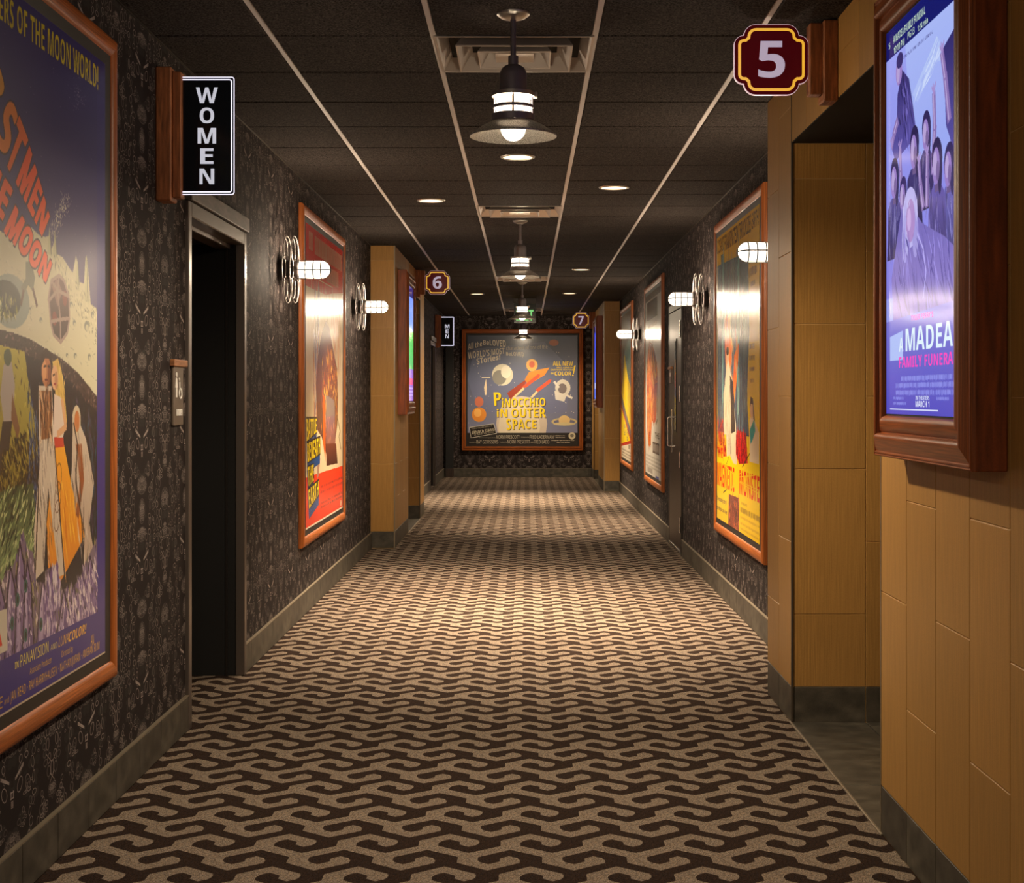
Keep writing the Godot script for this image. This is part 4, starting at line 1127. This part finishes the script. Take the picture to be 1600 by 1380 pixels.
func plaque() -> void:
	var t := thing("washroom_plaque", "small bronze women's washroom plaque with a wood cap beside the dark doorway", "plaque", Vector3(XL, 1.258, -5.82), PI / 2)
	obj("plate", bx(Vector3(-0.085, 0, 0), Vector3(0.075, 0.24, 0.012), 0.003), mat(C8(96, 84, 72), 0.45, 0.3), t)
	obj("wood_cap", bx(Vector3(-0.105, 0.234, 0), Vector3(0.112, 0.262, 0.022), 0.003), M.cap_wood, t)
	var fig := plate(mb(), PackedVector2Array([Vector2(-0.052, 0.112), Vector2(-0.036, 0.112), Vector2(-0.036, 0.15), Vector2(-0.027, 0.15), Vector2(-0.038, 0.186), Vector2(-0.05, 0.19), Vector2(-0.062, 0.15), Vector2(-0.052, 0.15)]), 0.011, 0.0145)
	var head := PackedVector2Array()
	for i in 12: head.append(Vector2(-0.044 + cos(TAU * i / 12) * 0.009, 0.202 + sin(TAU * i / 12) * 0.010))
	plate(fig, head, 0.011, 0.0145)
	tube(fig, ring_path(Vector3(0.022, 0.127, 0.0125), 0.020, 20), 0.0032, 6, true, Vector3(0, 0, 1))
	tube(fig, [Vector3(0.006, 0.174, 0.0125), Vector3(0.008, 0.146, 0.0125), Vector3(0.028, 0.144, 0.0125), Vector3(0.040, 0.122, 0.0125)], 0.0036, 6, false, Vector3(0, 0, 1))
	var hd := PackedVector2Array()
	for i in 10: hd.append(Vector2(0.004 + cos(TAU * i / 10) * 0.006, 0.184 + sin(TAU * i / 10) * 0.006))
	plate(fig, hd, 0.011, 0.0145)
	obj("pictogram", fig, M.white, t)
	var w := obj("lettering", sign_text("WOMEN", 0.098, 0.026, 0.003), M.white, t)
	w.position = Vector3(0.002, 0.052, 0.0115)

# ------------------------------------------------------------------ tiles
func tile_mesh(w: float, h: float) -> Mesh:
	var key := "t%d_%d" % [roundi(w * 2000), roundi(h * 2000)]
	if not cache.has(key): cache[key] = bx(Vector3(0.0011, 0.0011, -0.009), Vector3(w - 0.0011, h - 0.0011, 0.0), 0.0016).commit()
	return cache[key]

func put_tile(parent: Node, called: String, o: Vector3, u: Vector3, n: Vector3, w: float, h: float, kind: String) -> void:
	if w < 0.01 or h < 0.01: return
	var k := rng.randi() % (4 if kind == "tan" else 3)
	var t := obj(called, tile_mesh(w, h), M[kind + str(k)], parent)
	t.transform = Transform3D(Basis(u, Vector3.UP, n), o)

# one column of tiles from h0 to h1, with the dark base course when it starts at the floor
func column(parent: Node, o: Vector3, u: Vector3, n: Vector3, w: float, h0: float, h1: float, odd: bool) -> void:
	var y := h0
	if h0 < 0.01:
		put_tile(parent, "base_tile", o + Vector3.UP * 0.002, u, n, w, BASE_H - 0.002, "slate")
		y = BASE_H
	while y < h1 - 0.005:
		var k := floorf((y + 0.001 - BASE_H - (0.305 if odd else 0.0)) / 0.61) + 1.0
		var nx := minf(h1, BASE_H + (0.305 if odd else 0.0) + 0.61 * k)
		put_tile(parent, "wall_tile", o + Vector3.UP * y, u, n, w, nx - y, "tan")
		y = nx

func side_column(parent: Node, side: int, x: float, da: float, db: float, h0: float, h1: float, odd: bool) -> void:
	if side > 0: column(parent, Vector3(x, 0, -db), Vector3(0, 0, 1), Vector3(-1, 0, 0), db - da, h0, h1, odd)
	else: column(parent, Vector3(x, 0, -da), Vector3(0, 0, -1), Vector3(1, 0, 0), db - da, h0, h1, odd)

func entry_block(side: int, d0: float, o0: float, o1: float, d1: float, label: String) -> void:
	var s := float(side)
	var x := TR if side > 0 else TL
	var deep := x + s * 1.05
	var main := XR if side > 0 else XL
	var t := thing("wall_right" if side > 0 else "wall_left", label, "wall", Vector3.ZERO, 0.0, "", "structure")
	var g := s * 0.003
	var core := mb()
	box(core, Vector3(x + g, 0, -(d0 + 0.003)), Vector3(deep, CEIL + 0.03, -(o0 - 0.003)))
	box(core, Vector3(x + g, 2.445, -o0 + 0.02), Vector3(deep, CEIL + 0.03, -o1 - 0.02))
	box(core, Vector3(x + g, 0, -(o1 + 0.003)), Vector3(deep, CEIL + 0.03, -(d1 - 0.003)))
	obj("grout_bed", core, M.grout, t)
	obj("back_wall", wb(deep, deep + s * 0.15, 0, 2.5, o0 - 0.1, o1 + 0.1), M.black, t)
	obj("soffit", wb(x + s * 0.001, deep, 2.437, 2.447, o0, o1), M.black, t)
	var ht := CEIL + 0.004
	# near wall, from the opening towards the camera
	var d := o0
	var k := 0
	while d > d0 + 0.01:
		var e := maxf(d0, d - 0.305)
		side_column(t, side, x, e, d, 0.0, ht, k % 2 == 1)
		d = e; k += 1
	# lintel
	d = o0; k = 1
	while d < o1 - 0.01:
		var e := minf(o1, d + 0.305)
		side_column(t, side, x, d, e, 2.44, ht, k % 2 == 1)
		d = e; k += 1
	# far pier
	d = o1; k = 0
	while d < d1 - 0.01:
		var e := minf(d1, d + 0.305)
		side_column(t, side, x, d, e, 0.0, ht, k % 2 == 1)
		d = e; k += 1
	# far return inside the opening, and the end of the block that faces the camera
	var w := 0.0
	k = 1
	while w < 1.0:
		var cw := 0.313 if w == 0.0 else 0.305
		if w + cw > 1.04: cw = 1.04 - w
		column(t, Vector3(x + w if side > 0 else x - w - cw, 0, -o1), Vector3(1, 0, 0), Vector3(0, 0, 1), cw, 0.0, 2.437, k % 2 == 1)
		w += cw; k += 1
	column(t, Vector3(minf(x, main), 0, -d0), Vector3(1, 0, 0), Vector3(0, 0, 1), absf(main - x), 0.0, ht, false)
	# metal corner strips
	for c in [d0, o0, o1]:
		var st := wb(x - s * 0.0015, x + s * 0.008, 0, CEIL, c - 0.005 if c != o0 else c - 0.004, c + 0.004 if c != o0 else c + 0.005)
		obj("corner_strip", st, M.edge_dark if c == o1 else M.edge, t)

# a floor of dark stone tiles in an entry recess, with a metal threshold against the carpet
func entry_floor(side: int, o0: float, o1: float, label: String) -> void:
	var s := float(side)
	var x := TR if side > 0 else TL
	var t := thing("floor", label, "floor", Vector3.ZERO, 0.0, "", "structure")
	obj("bed", wb(x, x + s * 1.05, -0.04, 0.002, o0, o1), M.joint, t)
	var d := o1
	var first := true
	while d > o0 + 0.01:
		var e := maxf(o0, d - (0.38 if first else 0.61))
		first = false
		var a := 0.0
		while a < 1.04:
			var b := minf(1.05, a + (0.313 if a == 0.0 else 0.61))
			obj("floor_tile", wb(x + s * (a + 0.0022), x + s * (b - 0.0022), -0.004, 0.005, e + 0.0022, d - 0.0022, 0.0018), M["slate%d" % (rng.randi() % 3)], t)
			a = b
		d = e
	obj("threshold", wb(x - s * 0.006, x + s * 0.003, -0.002, 0.007, o0 - 0.02, o1 + 0.02, 0.002), M.edge, t)

func baseboard(called: String, side: int, runs: Array, label: String) -> void:
	var t := thing(called, label, "baseboard", Vector3.ZERO, 0.0, "", "structure")
	var x := XL if side < 0 else XR
	var s := -float(side)
	for r in runs:
		obj("backing", wb(x, x + s * 0.008, 0, 0.143, r[0], r[1]), M.joint, t)
		obj("cap_strip", wb(x, x + s * 0.0145, 0.1425, 0.147, r[0], r[1]), M.edge, t)
		var d: float = r[0]
		while d < r[1] - 0.01:
			var nx := minf(r[1], floorf((d - 4.01 + 0.001) / 0.305 + 1.0) * 0.305 + 4.01)
			if side < 0: put_tile(t, "base_tile", Vector3(x + s * 0.013, 0.002, -d), Vector3(0, 0, -1), Vector3(1, 0, 0), nx - d, 0.140, "slate")
			else: put_tile(t, "base_tile", Vector3(x + s * 0.013, 0.002, -nx), Vector3(0, 0, 1), Vector3(-1, 0, 0), nx - d, 0.140, "slate")
			d = nx

func wall(called: String, side: int, parts: Array, label: String) -> void:   # parts: [d0, d1, h0, h1]
	var t := thing(called, label, "wall", Vector3.ZERO, 0.0, "", "structure")
	var x := XL if side < 0 else XR
	for p in parts: obj("wall_section", wb(x, x + side * 0.14, p[2], p[3], p[0], p[1]), M.paper, t)

func washroom_door(d0: float, d1: float, label: String) -> void:
	var t := thing("door", label, "door", Vector3.ZERO, 0.0, "", "structure")
	var xo := XL + 0.016
	for c in [[d0, d0 + 0.05], [d1 - 0.05, d1]]: obj("jamb", wb(XL - 0.03, xo, 0, 2.18, c[0], c[1], 0.004), M.bronze, t)
	obj("head", wb(XL - 0.1, xo, 2.118, 2.18, d0 + 0.05, d1 - 0.05, 0.004), M.bronze, t)
	obj("head_board", wb(XL - 0.02, XL + 0.03, 2.184, 2.252, d0 - 0.006, d1 + 0.006, 0.003), M.head_wood, t)
	obj("door_stop", wb(XL - 0.13, XL - 0.055, 2.098, 2.118, d0 + 0.05, d1 - 0.05, 0.003), M.bronze, t)
	obj("reveal", wb(XL - 0.42, XL - 0.032, 0, 2.14, d1 - 0.05, d1 + 0.08), M.black, t)
	obj("reveal", wb(XL - 0.42, XL - 0.032, 0, 2.14, d0 - 0.08, d0 + 0.05), M.black, t)
	obj("reveal", wb(XL - 0.42, XL - 0.1, 2.118, 2.2, d0 - 0.08, d1 + 0.08), M.black, t)
	obj("door_stop", wb(XL - 0.078, XL - 0.068, 0, 2.1, d1 - 0.056, d1 - 0.05), M.dark_metal, t)
	var leaf := obj("leaf", wb(XL - 0.42, XL - 0.375, 0.008, 2.118, d0 + 0.05, d1 - 0.05, 0.003), M.door_wood, t)
	obj("push_plate", wb(XL - 0.376, XL - 0.373, 0.95, 1.3, d1 - 0.18, d1 - 0.08, 0.001), M.steel, leaf)

func side_door() -> void:
	var d0 := 12.46
	var d1 := 13.56
	var t := thing("door", "dark brown wood exit door with a slim vertical window in the right wall", "door", Vector3.ZERO, 0.0, "", "structure")
	for c in [[d0, d0 + 0.06], [d1 - 0.05, d1]]: obj("jamb", wb(XR + 0.1, XR - 0.014, 0, 2.2, c[0], c[1], 0.004), M.dark_metal, t)
	obj("head", wb(XR + 0.1, XR - 0.014, 2.135, 2.2, d0 + 0.06, d1 - 0.05, 0.004), M.dark_metal, t)
	var x := XR - 0.012
	var leaf := obj("leaf", wb(x, x + 0.045, 0.03, 2.13, d0 + 0.064, d1 - 0.054, 0.003), M.door_wood, t)
	obj("shaft", wb(XR + 0.06, XR + 0.14, 0, 2.2, d0 - 0.05, d1 + 0.05), M.black, t)
	obj("bottom_sweep", wb(x - 0.008, x + 0.01, 0.012, 0.04, d0 + 0.066, d1 - 0.056, 0.002), M.steel, leaf)
	obj("window_frame", wb(x - 0.006, x + 0.01, 1.05, 1.88, 12.86, 12.99, 0.003), M.dark_metal, leaf)
	obj("window_pane", wb(x - 0.008, x - 0.004, 1.07, 1.86, 12.885, 12.965, 0.001), mat(C8(8, 8, 9), 0.08), leaf)
	for h in [[1.88, 2.02], [1.33, 1.455], [0.76, 0.89], [0.2, 0.33]]:
		var hg := obj("hinge", wb(x - 0.006, x + 0.004, h[0], h[1], d0 + 0.066, d0 + 0.112, 0.001), M.steel, t)
		obj("pin", tube(mb(), [Vector3(x - 0.009, h[0] - 0.004, -(d0 + 0.064)), Vector3(x - 0.009, h[1] + 0.004, -(d0 + 0.064))], 0.008, 8, false, Vector3.RIGHT), M.steel, hg)
	var xx := x - 0.062
	obj("pull_handle", tube(mb(), [Vector3(x, 1.185, -13.0), Vector3(xx + 0.01, 1.185, -13.01), Vector3(xx, 1.175, -13.012), Vector3(xx, 0.935, -13.012), Vector3(xx + 0.01, 0.925, -13.01), Vector3(x, 0.925, -13.0)], 0.008, 8, false, Vector3(0, 0, 1)), M.steel, leaf)
	obj("lock_plate", wb(x - 0.004, x + 0.002, 0.86, 1.25, 13.24, 13.31, 0.001), M.steel, leaf)
	obj("room_plaque", wb(x - 0.012, x + 0.002, 1.49, 1.62, 13.2, 13.44, 0.003), M.bronze, leaf)
	obj("wood_cap", wb(x - 0.02, x + 0.002, 1.615, 1.64, 13.19, 13.46, 0.003), M.cap_wood, leaf)
	obj("legend", wb(x - 0.0135, x - 0.01, 1.55, 1.585, 13.27, 13.35), M.white, leaf)

# ------------------------------------------------------------------ ceiling
func diffuser(d: float, label: String) -> void:   # d = near edge of its bay
	var c := Vector3(-0.045, CEIL, -(d + PITCH / 2))
	var t := thing("air_diffuser", label, "air vent", c, 0.0, "square louvred air diffusers in the ceiling")
	obj("plenum", bx(Vector3(-0.29, 0.05, -0.29), Vector3(0.29, 0.12, 0.29)), M.black, t)
	var ring := func(bottom: float, yb: float, top: float, yt: float, lip: float) -> SurfaceTool:
		var st := mb()
		var q := []
		for r in [[bottom, yb], [bottom - lip, yb], [bottom - lip, yb + 0.004], [(bottom * 0.45 + top * 0.55) - lip, (yb * 0.3 + yt * 0.7)], [top - lip, yt], [top, yt], [(bottom * 0.45 + top * 0.55), (yb * 0.3 + yt * 0.7)], [bottom, yb + 0.004], [bottom, yb]]:
			q.append([Vector3(-r[0], r[1], -r[0]), Vector3(r[0], r[1], -r[0]), Vector3(r[0], r[1], r[0]), Vector3(-r[0], r[1], r[0])])
		for i in q.size() - 1:
			for k in 4:
				var k1 := (k + 1) % 4
				face(st, [q[i][k], q[i][k1], q[i + 1][k1], q[i + 1][k]])
		return st
	obj("outer_frame", ring.call(0.302, -0.002, 0.235, 0.075, 0.008), M.vent, t)
	obj("louvre", ring.call(0.224, -0.018, 0.165, 0.06, 0.006), M.vent, t)
	obj("louvre", ring.call(0.142, -0.022, 0.085, 0.055, 0.006), M.vent, t)
	obj("centre_plate", bx(Vector3(-0.075, -0.012, -0.075), Vector3(0.075, -0.008, 0.075), 0.001), M.vent, t)

func build_ceiling(vents: Array) -> void:
	var t := thing("ceiling", "black textured lay-in ceiling with pale metal runners", "ceiling", Vector3.ZERO, 0.0, "", "structure")
	obj("deck", wb(XL - 0.2, XR + 0.2, CEIL + 0.14, CEIL + 0.2, DBACK - 0.1, DEND + 0.1), M.black, t)
	obj("backing", wb(XL - 0.02, XR + 0.02, CEIL + 0.13, CEIL + 0.138, DBACK, DEND), M.black, t)
	for x in TX:
		obj("grid_runner", wb(x - 0.0115, x + 0.0115, CEIL + 0.005, CEIL + 0.034, DBACK, DEND, 0.002), M.runner, t)
	var edges := [XL] + TX + [XR]
	var k0 := int(floorf((DBACK - DJ) / PITCH))
	var k1 := int(ceilf((DEND - DJ) / PITCH))
	for k in range(k0, k1):
		var a := maxf(DBACK, DJ + k * PITCH)
		var b := minf(DEND, DJ + (k + 1) * PITCH)
		if b - a < 0.05: continue
		for c in 5:
			if c == 2 and k in vents: continue
			var lo: float = edges[c] + (0.013 if c > 0 else 0.002)
			var hi: float = edges[c + 1] - (0.013 if c < 4 else 0.002)
			var dy := rng.randf_range(-0.0015, 0.0015)
			obj("ceiling_tile", wb(lo, hi, CEIL + dy, CEIL + 0.02, a + 0.008, b - 0.008, 0.005), M.ctile, t)

func exit_sign() -> void:
	var t := thing("exit_sign", "green edge-lit exit sign hanging beyond the third pendant", "sign", Vector3(-0.017, CEIL, -20.2))
	obj("housing", bx(Vector3(-0.16, -0.075, -0.025), Vector3(0.16, 0.0, 0.025), 0.004), M.dark_metal, t)
	obj("panel", bx(Vector3(-0.15, -0.345, -0.004), Vector3(0.15, -0.075, 0.004), 0.001), mat(C8(26, 34, 30), 0.15), t)
	var l := obj("sign_letters", sign_text("EXIT", 0.24, 0.15, 0.003), M.green, t)
	l.position = Vector3(0, -0.235, 0.0042)

# ------------------------------------------------------------------ scene
func _ready() -> void:
	rng.seed = 11
	var cam := Camera3D.new()
	cam.name = "camera"
	cam.position = Vector3(0, EYE, 0)
	cam.projection = Camera3D.PROJECTION_FRUSTUM
	cam.near = 0.05
	cam.far = 100.0
	cam.size = 1380.0 / 2276.0 * cam.near
	cam.frustum_offset = Vector2(-21.9 / 2276.0 * cam.near, -71.9 / 2276.0 * cam.near)
	cam.current = true
	add_child(cam)
	var env := Environment.new()
	env.background_mode = Environment.BG_COLOR
	env.background_color = Color.BLACK
	env.tonemap_mode = Environment.TONE_MAPPER_LINEAR
	env.tonemap_exposure = 1.0
	env.sdfgi_enabled = true
	env.ssao_enabled = true
	env.ssil_enabled = true
	var we := WorldEnvironment.new()
	we.name = "environment"
	we.environment = env
	add_child(we)

	make_materials()
	M.paper.uv1_scale = Vector3(1 / 0.67, 1 / 0.45, 1)
	M.paper.uv1_offset = Vector3(0.919, 0.524, 0)

	# setting
	var fl := mb()
	var u0 := Vector2((-1.85 + 0.0174) / 0.2515, (4.482 - DBACK) / 0.316)
	var u1 := Vector2((1.42 + 0.0174) / 0.2515, (4.482 - DEND) / 0.316)
	rect_uv(fl, Vector3(-1.85, 0, -DBACK), Vector3(1.42, 0, -DBACK), Vector3(1.42, 0, -DEND), Vector3(-1.85, 0, -DEND), u0, u1)
	box(fl, Vector3(-1.85, -0.08, -DBACK), Vector3(1.42, -0.002, -DEND))
	tag(obj("floor", fl, M.carpet), "brown carpet with an interlocking hook pattern down the corridor", "floor", "", "structure")
	var vents := [0, 8, 18, 28]
	build_ceiling(vents)
	wall("wall_left", -1, [[DBACK, 5.99, 0, CEIL + 0.1], [5.99, 7.20, 2.15, CEIL + 0.1], [7.20, 13.3, 0, CEIL + 0.1], [16.7, 21.15, 0, CEIL + 0.1], [21.15, 22.30, 2.15, CEIL + 0.1], [22.30, DEND + 0.14, 0, CEIL + 0.1]], "left corridor wall in dark patterned wallpaper")
	wall("wall_right", 1, [[DBACK, 3.2, 0, CEIL + 0.1], [6.6, 12.48, 0, CEIL + 0.1], [12.48, 13.54, 2.18, CEIL + 0.1], [13.54, 21.0, 0, CEIL + 0.1], [24.5, DEND + 0.14, 0, CEIL + 0.1]], "right corridor wall in dark patterned wallpaper")
	var we2 := thing("wall_end", "far end wall in dark patterned wallpaper behind the square poster", "wall", Vector3.ZERO, 0.0, "", "structure")
	obj("wall_section", wb(XL, XR, 0, CEIL + 0.1, DEND, DEND + 0.14), M.paper, we2)
	var we3 := thing("wall_rear", "plain dark wall closing the corridor behind the camera", "wall", Vector3.ZERO, 0.0, "", "structure")
	obj("wall_section", wb(XL - 0.14, XR + 0.14, 0, CEIL + 0.1, DBACK - 0.14, DBACK), M.paper, we3)
	entry_block(1, 3.03, 4.575, 6.12, 6.72, "near right wall block of tan tiles with the entry under sign five")
	entry_block(-1, 13.11, 14.6, 16.24, 16.9, "left wall block of tan tiles with the entry under sign six")
	entry_block(1, 20.85, 22.4, 24.0, 24.62, "far right wall block of tan tiles with the entry under sign seven")
	entry_floor(1, 4.575, 6.12, "dark stone tile floor in the near right entry")
	entry_floor(-1, 14.6, 16.24, "dark stone tile floor in the left entry under sign six")
	entry_floor(1, 22.4, 24.0, "dark stone tile floor in the far right entry")
	baseboard("baseboard_left", -1, [[DBACK, 5.98], [7.20, 13.11], [16.9, 21.14], [22.31, DEND]], "grey tile baseboard along the left wall")
	baseboard("baseboard_right", 1, [[DBACK, 3.03], [6.72, 12.46], [13.56, 20.85]], "grey tile baseboard along the right wall")
	var be := thing("baseboard_end", "grey tile baseboard under the far end poster", "baseboard", Vector3.ZERO, 0.0, "", "structure")
	obj("backing", wb(XL, TR, 0, 0.143, DEND - 0.008, DEND), M.joint, be)
	obj("cap_strip", wb(XL, TR, 0.1425, 0.147, DEND - 0.0145, DEND), M.edge, be)
	for k in 9: put_tile(be, "base_tile", Vector3(XL + 0.013 + k * 0.305, 0.002, -DEND + 0.013), Vector3(1, 0, 0), Vector3(0, 0, 1), minf(0.305, TR - XL - 0.013 - k * 0.305), 0.14, "slate")
	washroom_door(5.98, 7.21, "dark recessed women's washroom doorway with a grained head board")
	washroom_door(21.14, 22.31, "dark men's washroom doorway far down the left wall")
	side_door()
	for s in [-1, 1]:
		var xw := XL if s < 0 else XR
		var o := thing("trim_1" if s < 0 else "trim_2", "thin pale wall angle under the ceiling along the %s wall" % ("left" if s < 0 else "right"), "trim", Vector3.ZERO, 0.0, "", "structure")
		for r in ([[DBACK, 13.1], [16.92, DEND]] if s < 0 else [[DBACK, 3.02], [6.73, 20.84]]): obj("wall_angle", wb(xw, xw - s * 0.009, CEIL - 0.003, CEIL - 0.0002, r[0], r[1]), M.edge_dark, o)
	var post := thing("trim_3", "dark upright post in the far left corner beside the end poster", "trim", Vector3.ZERO, 0.0, "", "structure")
	obj("post", wb(-1.362, -1.226, 0.14, 2.2, DEND - 0.05, DEND, 0.004), M.mat_black, post)
	obj("plinth", wb(-1.366, -1.222, 0, 0.14, DEND - 0.056, DEND, 0.004), M.door_wood, post)

	# lamps
	pendant(5.14, "nearest galvanised pendant lamp, in front of the first air diffuser")
	pendant(11.24, "second pendant lamp, hanging just beyond the second air diffuser")
	pendant(17.38, "third pendant lamp, in front of the green exit sign")
	pendant(23.48, "farthest pendant lamp, before the end wall poster")
	downlight(-0.047, 8.23, "downlight directly below and beyond the nearest pendant lamp")
	downlight(-0.655, 10.06, "downlight left of the second air diffuser")
	downlight(0.570, 9.44, "largest downlight on the right half of the ceiling")
	downlight(0.590, 15.58, "middle one of the three downlights on the right half of the ceiling")
	downlight(0.573, 19.2, "farthest downlight on the right, above the seven sign")
	downlight(-0.650, 19.3, "farthest downlight on the left, beyond the six sign")
	pendant(-0.96, "galvanised pendant lamp overhead behind the viewpoint")
	sconce(-1, 8.27, "caged reel sconce just before the red-topped left poster")
	sconce(-1, 11.75, "caged reel sconce between the red-topped poster and the left tile block")
	sconce(1, 7.26, "caged reel sconce in front of the yellow poster, beside the near tile pier")
	sconce(1, 10.8, "caged reel sconce between the yellow poster and the brown door")
	sconce(-1, 1.9, "caged reel sconce on the left wall, nearer than the moon-scene poster")
	sconce(1, 17.0, "caged reel sconce between the two far right posters")
	for k in 4: diffuser(DJ + vents[k] * PITCH, ["nearest square air diffuser, behind the nearest pendant", "second square air diffuser, before the second pendant lamp", "third square air diffuser, seen under the second pendant's shade", "farthest square air diffuser, behind the third pendant lamp"][k])

	# posters, screens and signs
	poster(-1, 2.928, art_moon(), 0.128, 1.0, "framed blue and cream moon-scene poster filling the near left wall")
	poster(-1, 9.09, art_drill(), 0.135, 1.0, "framed poster with red top and red bottom on the left wall")
	poster(1, 8.22, art_monster(), 0.0, 0.872, "framed yellow poster with red lettering beside the near tile pier")
	poster(1, 14.23, art_flames(), 0.0, 0.872, "framed white-bordered poster with an orange flame, beyond the brown door")
	poster(1, 18.3, art_peak(), 0.0, 0.872, "framed yellow and teal poster next to the far tile block")
	end_poster(art_space())
	display_case(1, 3.37, art_screen(5), "large wooden case with a glowing blue film screen on the near right tiles", 1.0)
	display_case(-1, 13.42, art_screen(6), "wooden screen case on the left tile block below sign six", 1.0)
	display_case(1, 21.2, art_screen(7), "wooden screen case on the far right tile block below sign seven", 1.0)
	number_sign(1, 5.25, "5", "maroon and gold number five sign at upper right")
	number_sign(-1, 15.6, "6", "maroon and gold number six sign on the left tile block")
	number_sign(1, 23.4, "7", "maroon and gold number seven sign near the end wall")
	word_sign(5.55, "WOMEN", "tall dark sign with glowing edges reading women")
	word_sign(22.45, "MEN", "small dark sign with glowing edges reading men, far left")
	plaque()
	exit_sign()
	var sw := thing("wall_switch", "small white wall switch beside the far right tile block", "switch", Vector3(XR, 1.13, -20.55), -PI / 2)
	obj("plate", bx(Vector3(-0.04, 0, 0), Vector3(0.04, 0.12, 0.008), 0.002), M.white, sw)
	obj("toggle", bx(Vector3(-0.008, 0.045, 0.007), Vector3(0.008, 0.075, 0.02), 0.002), M.white, sw)
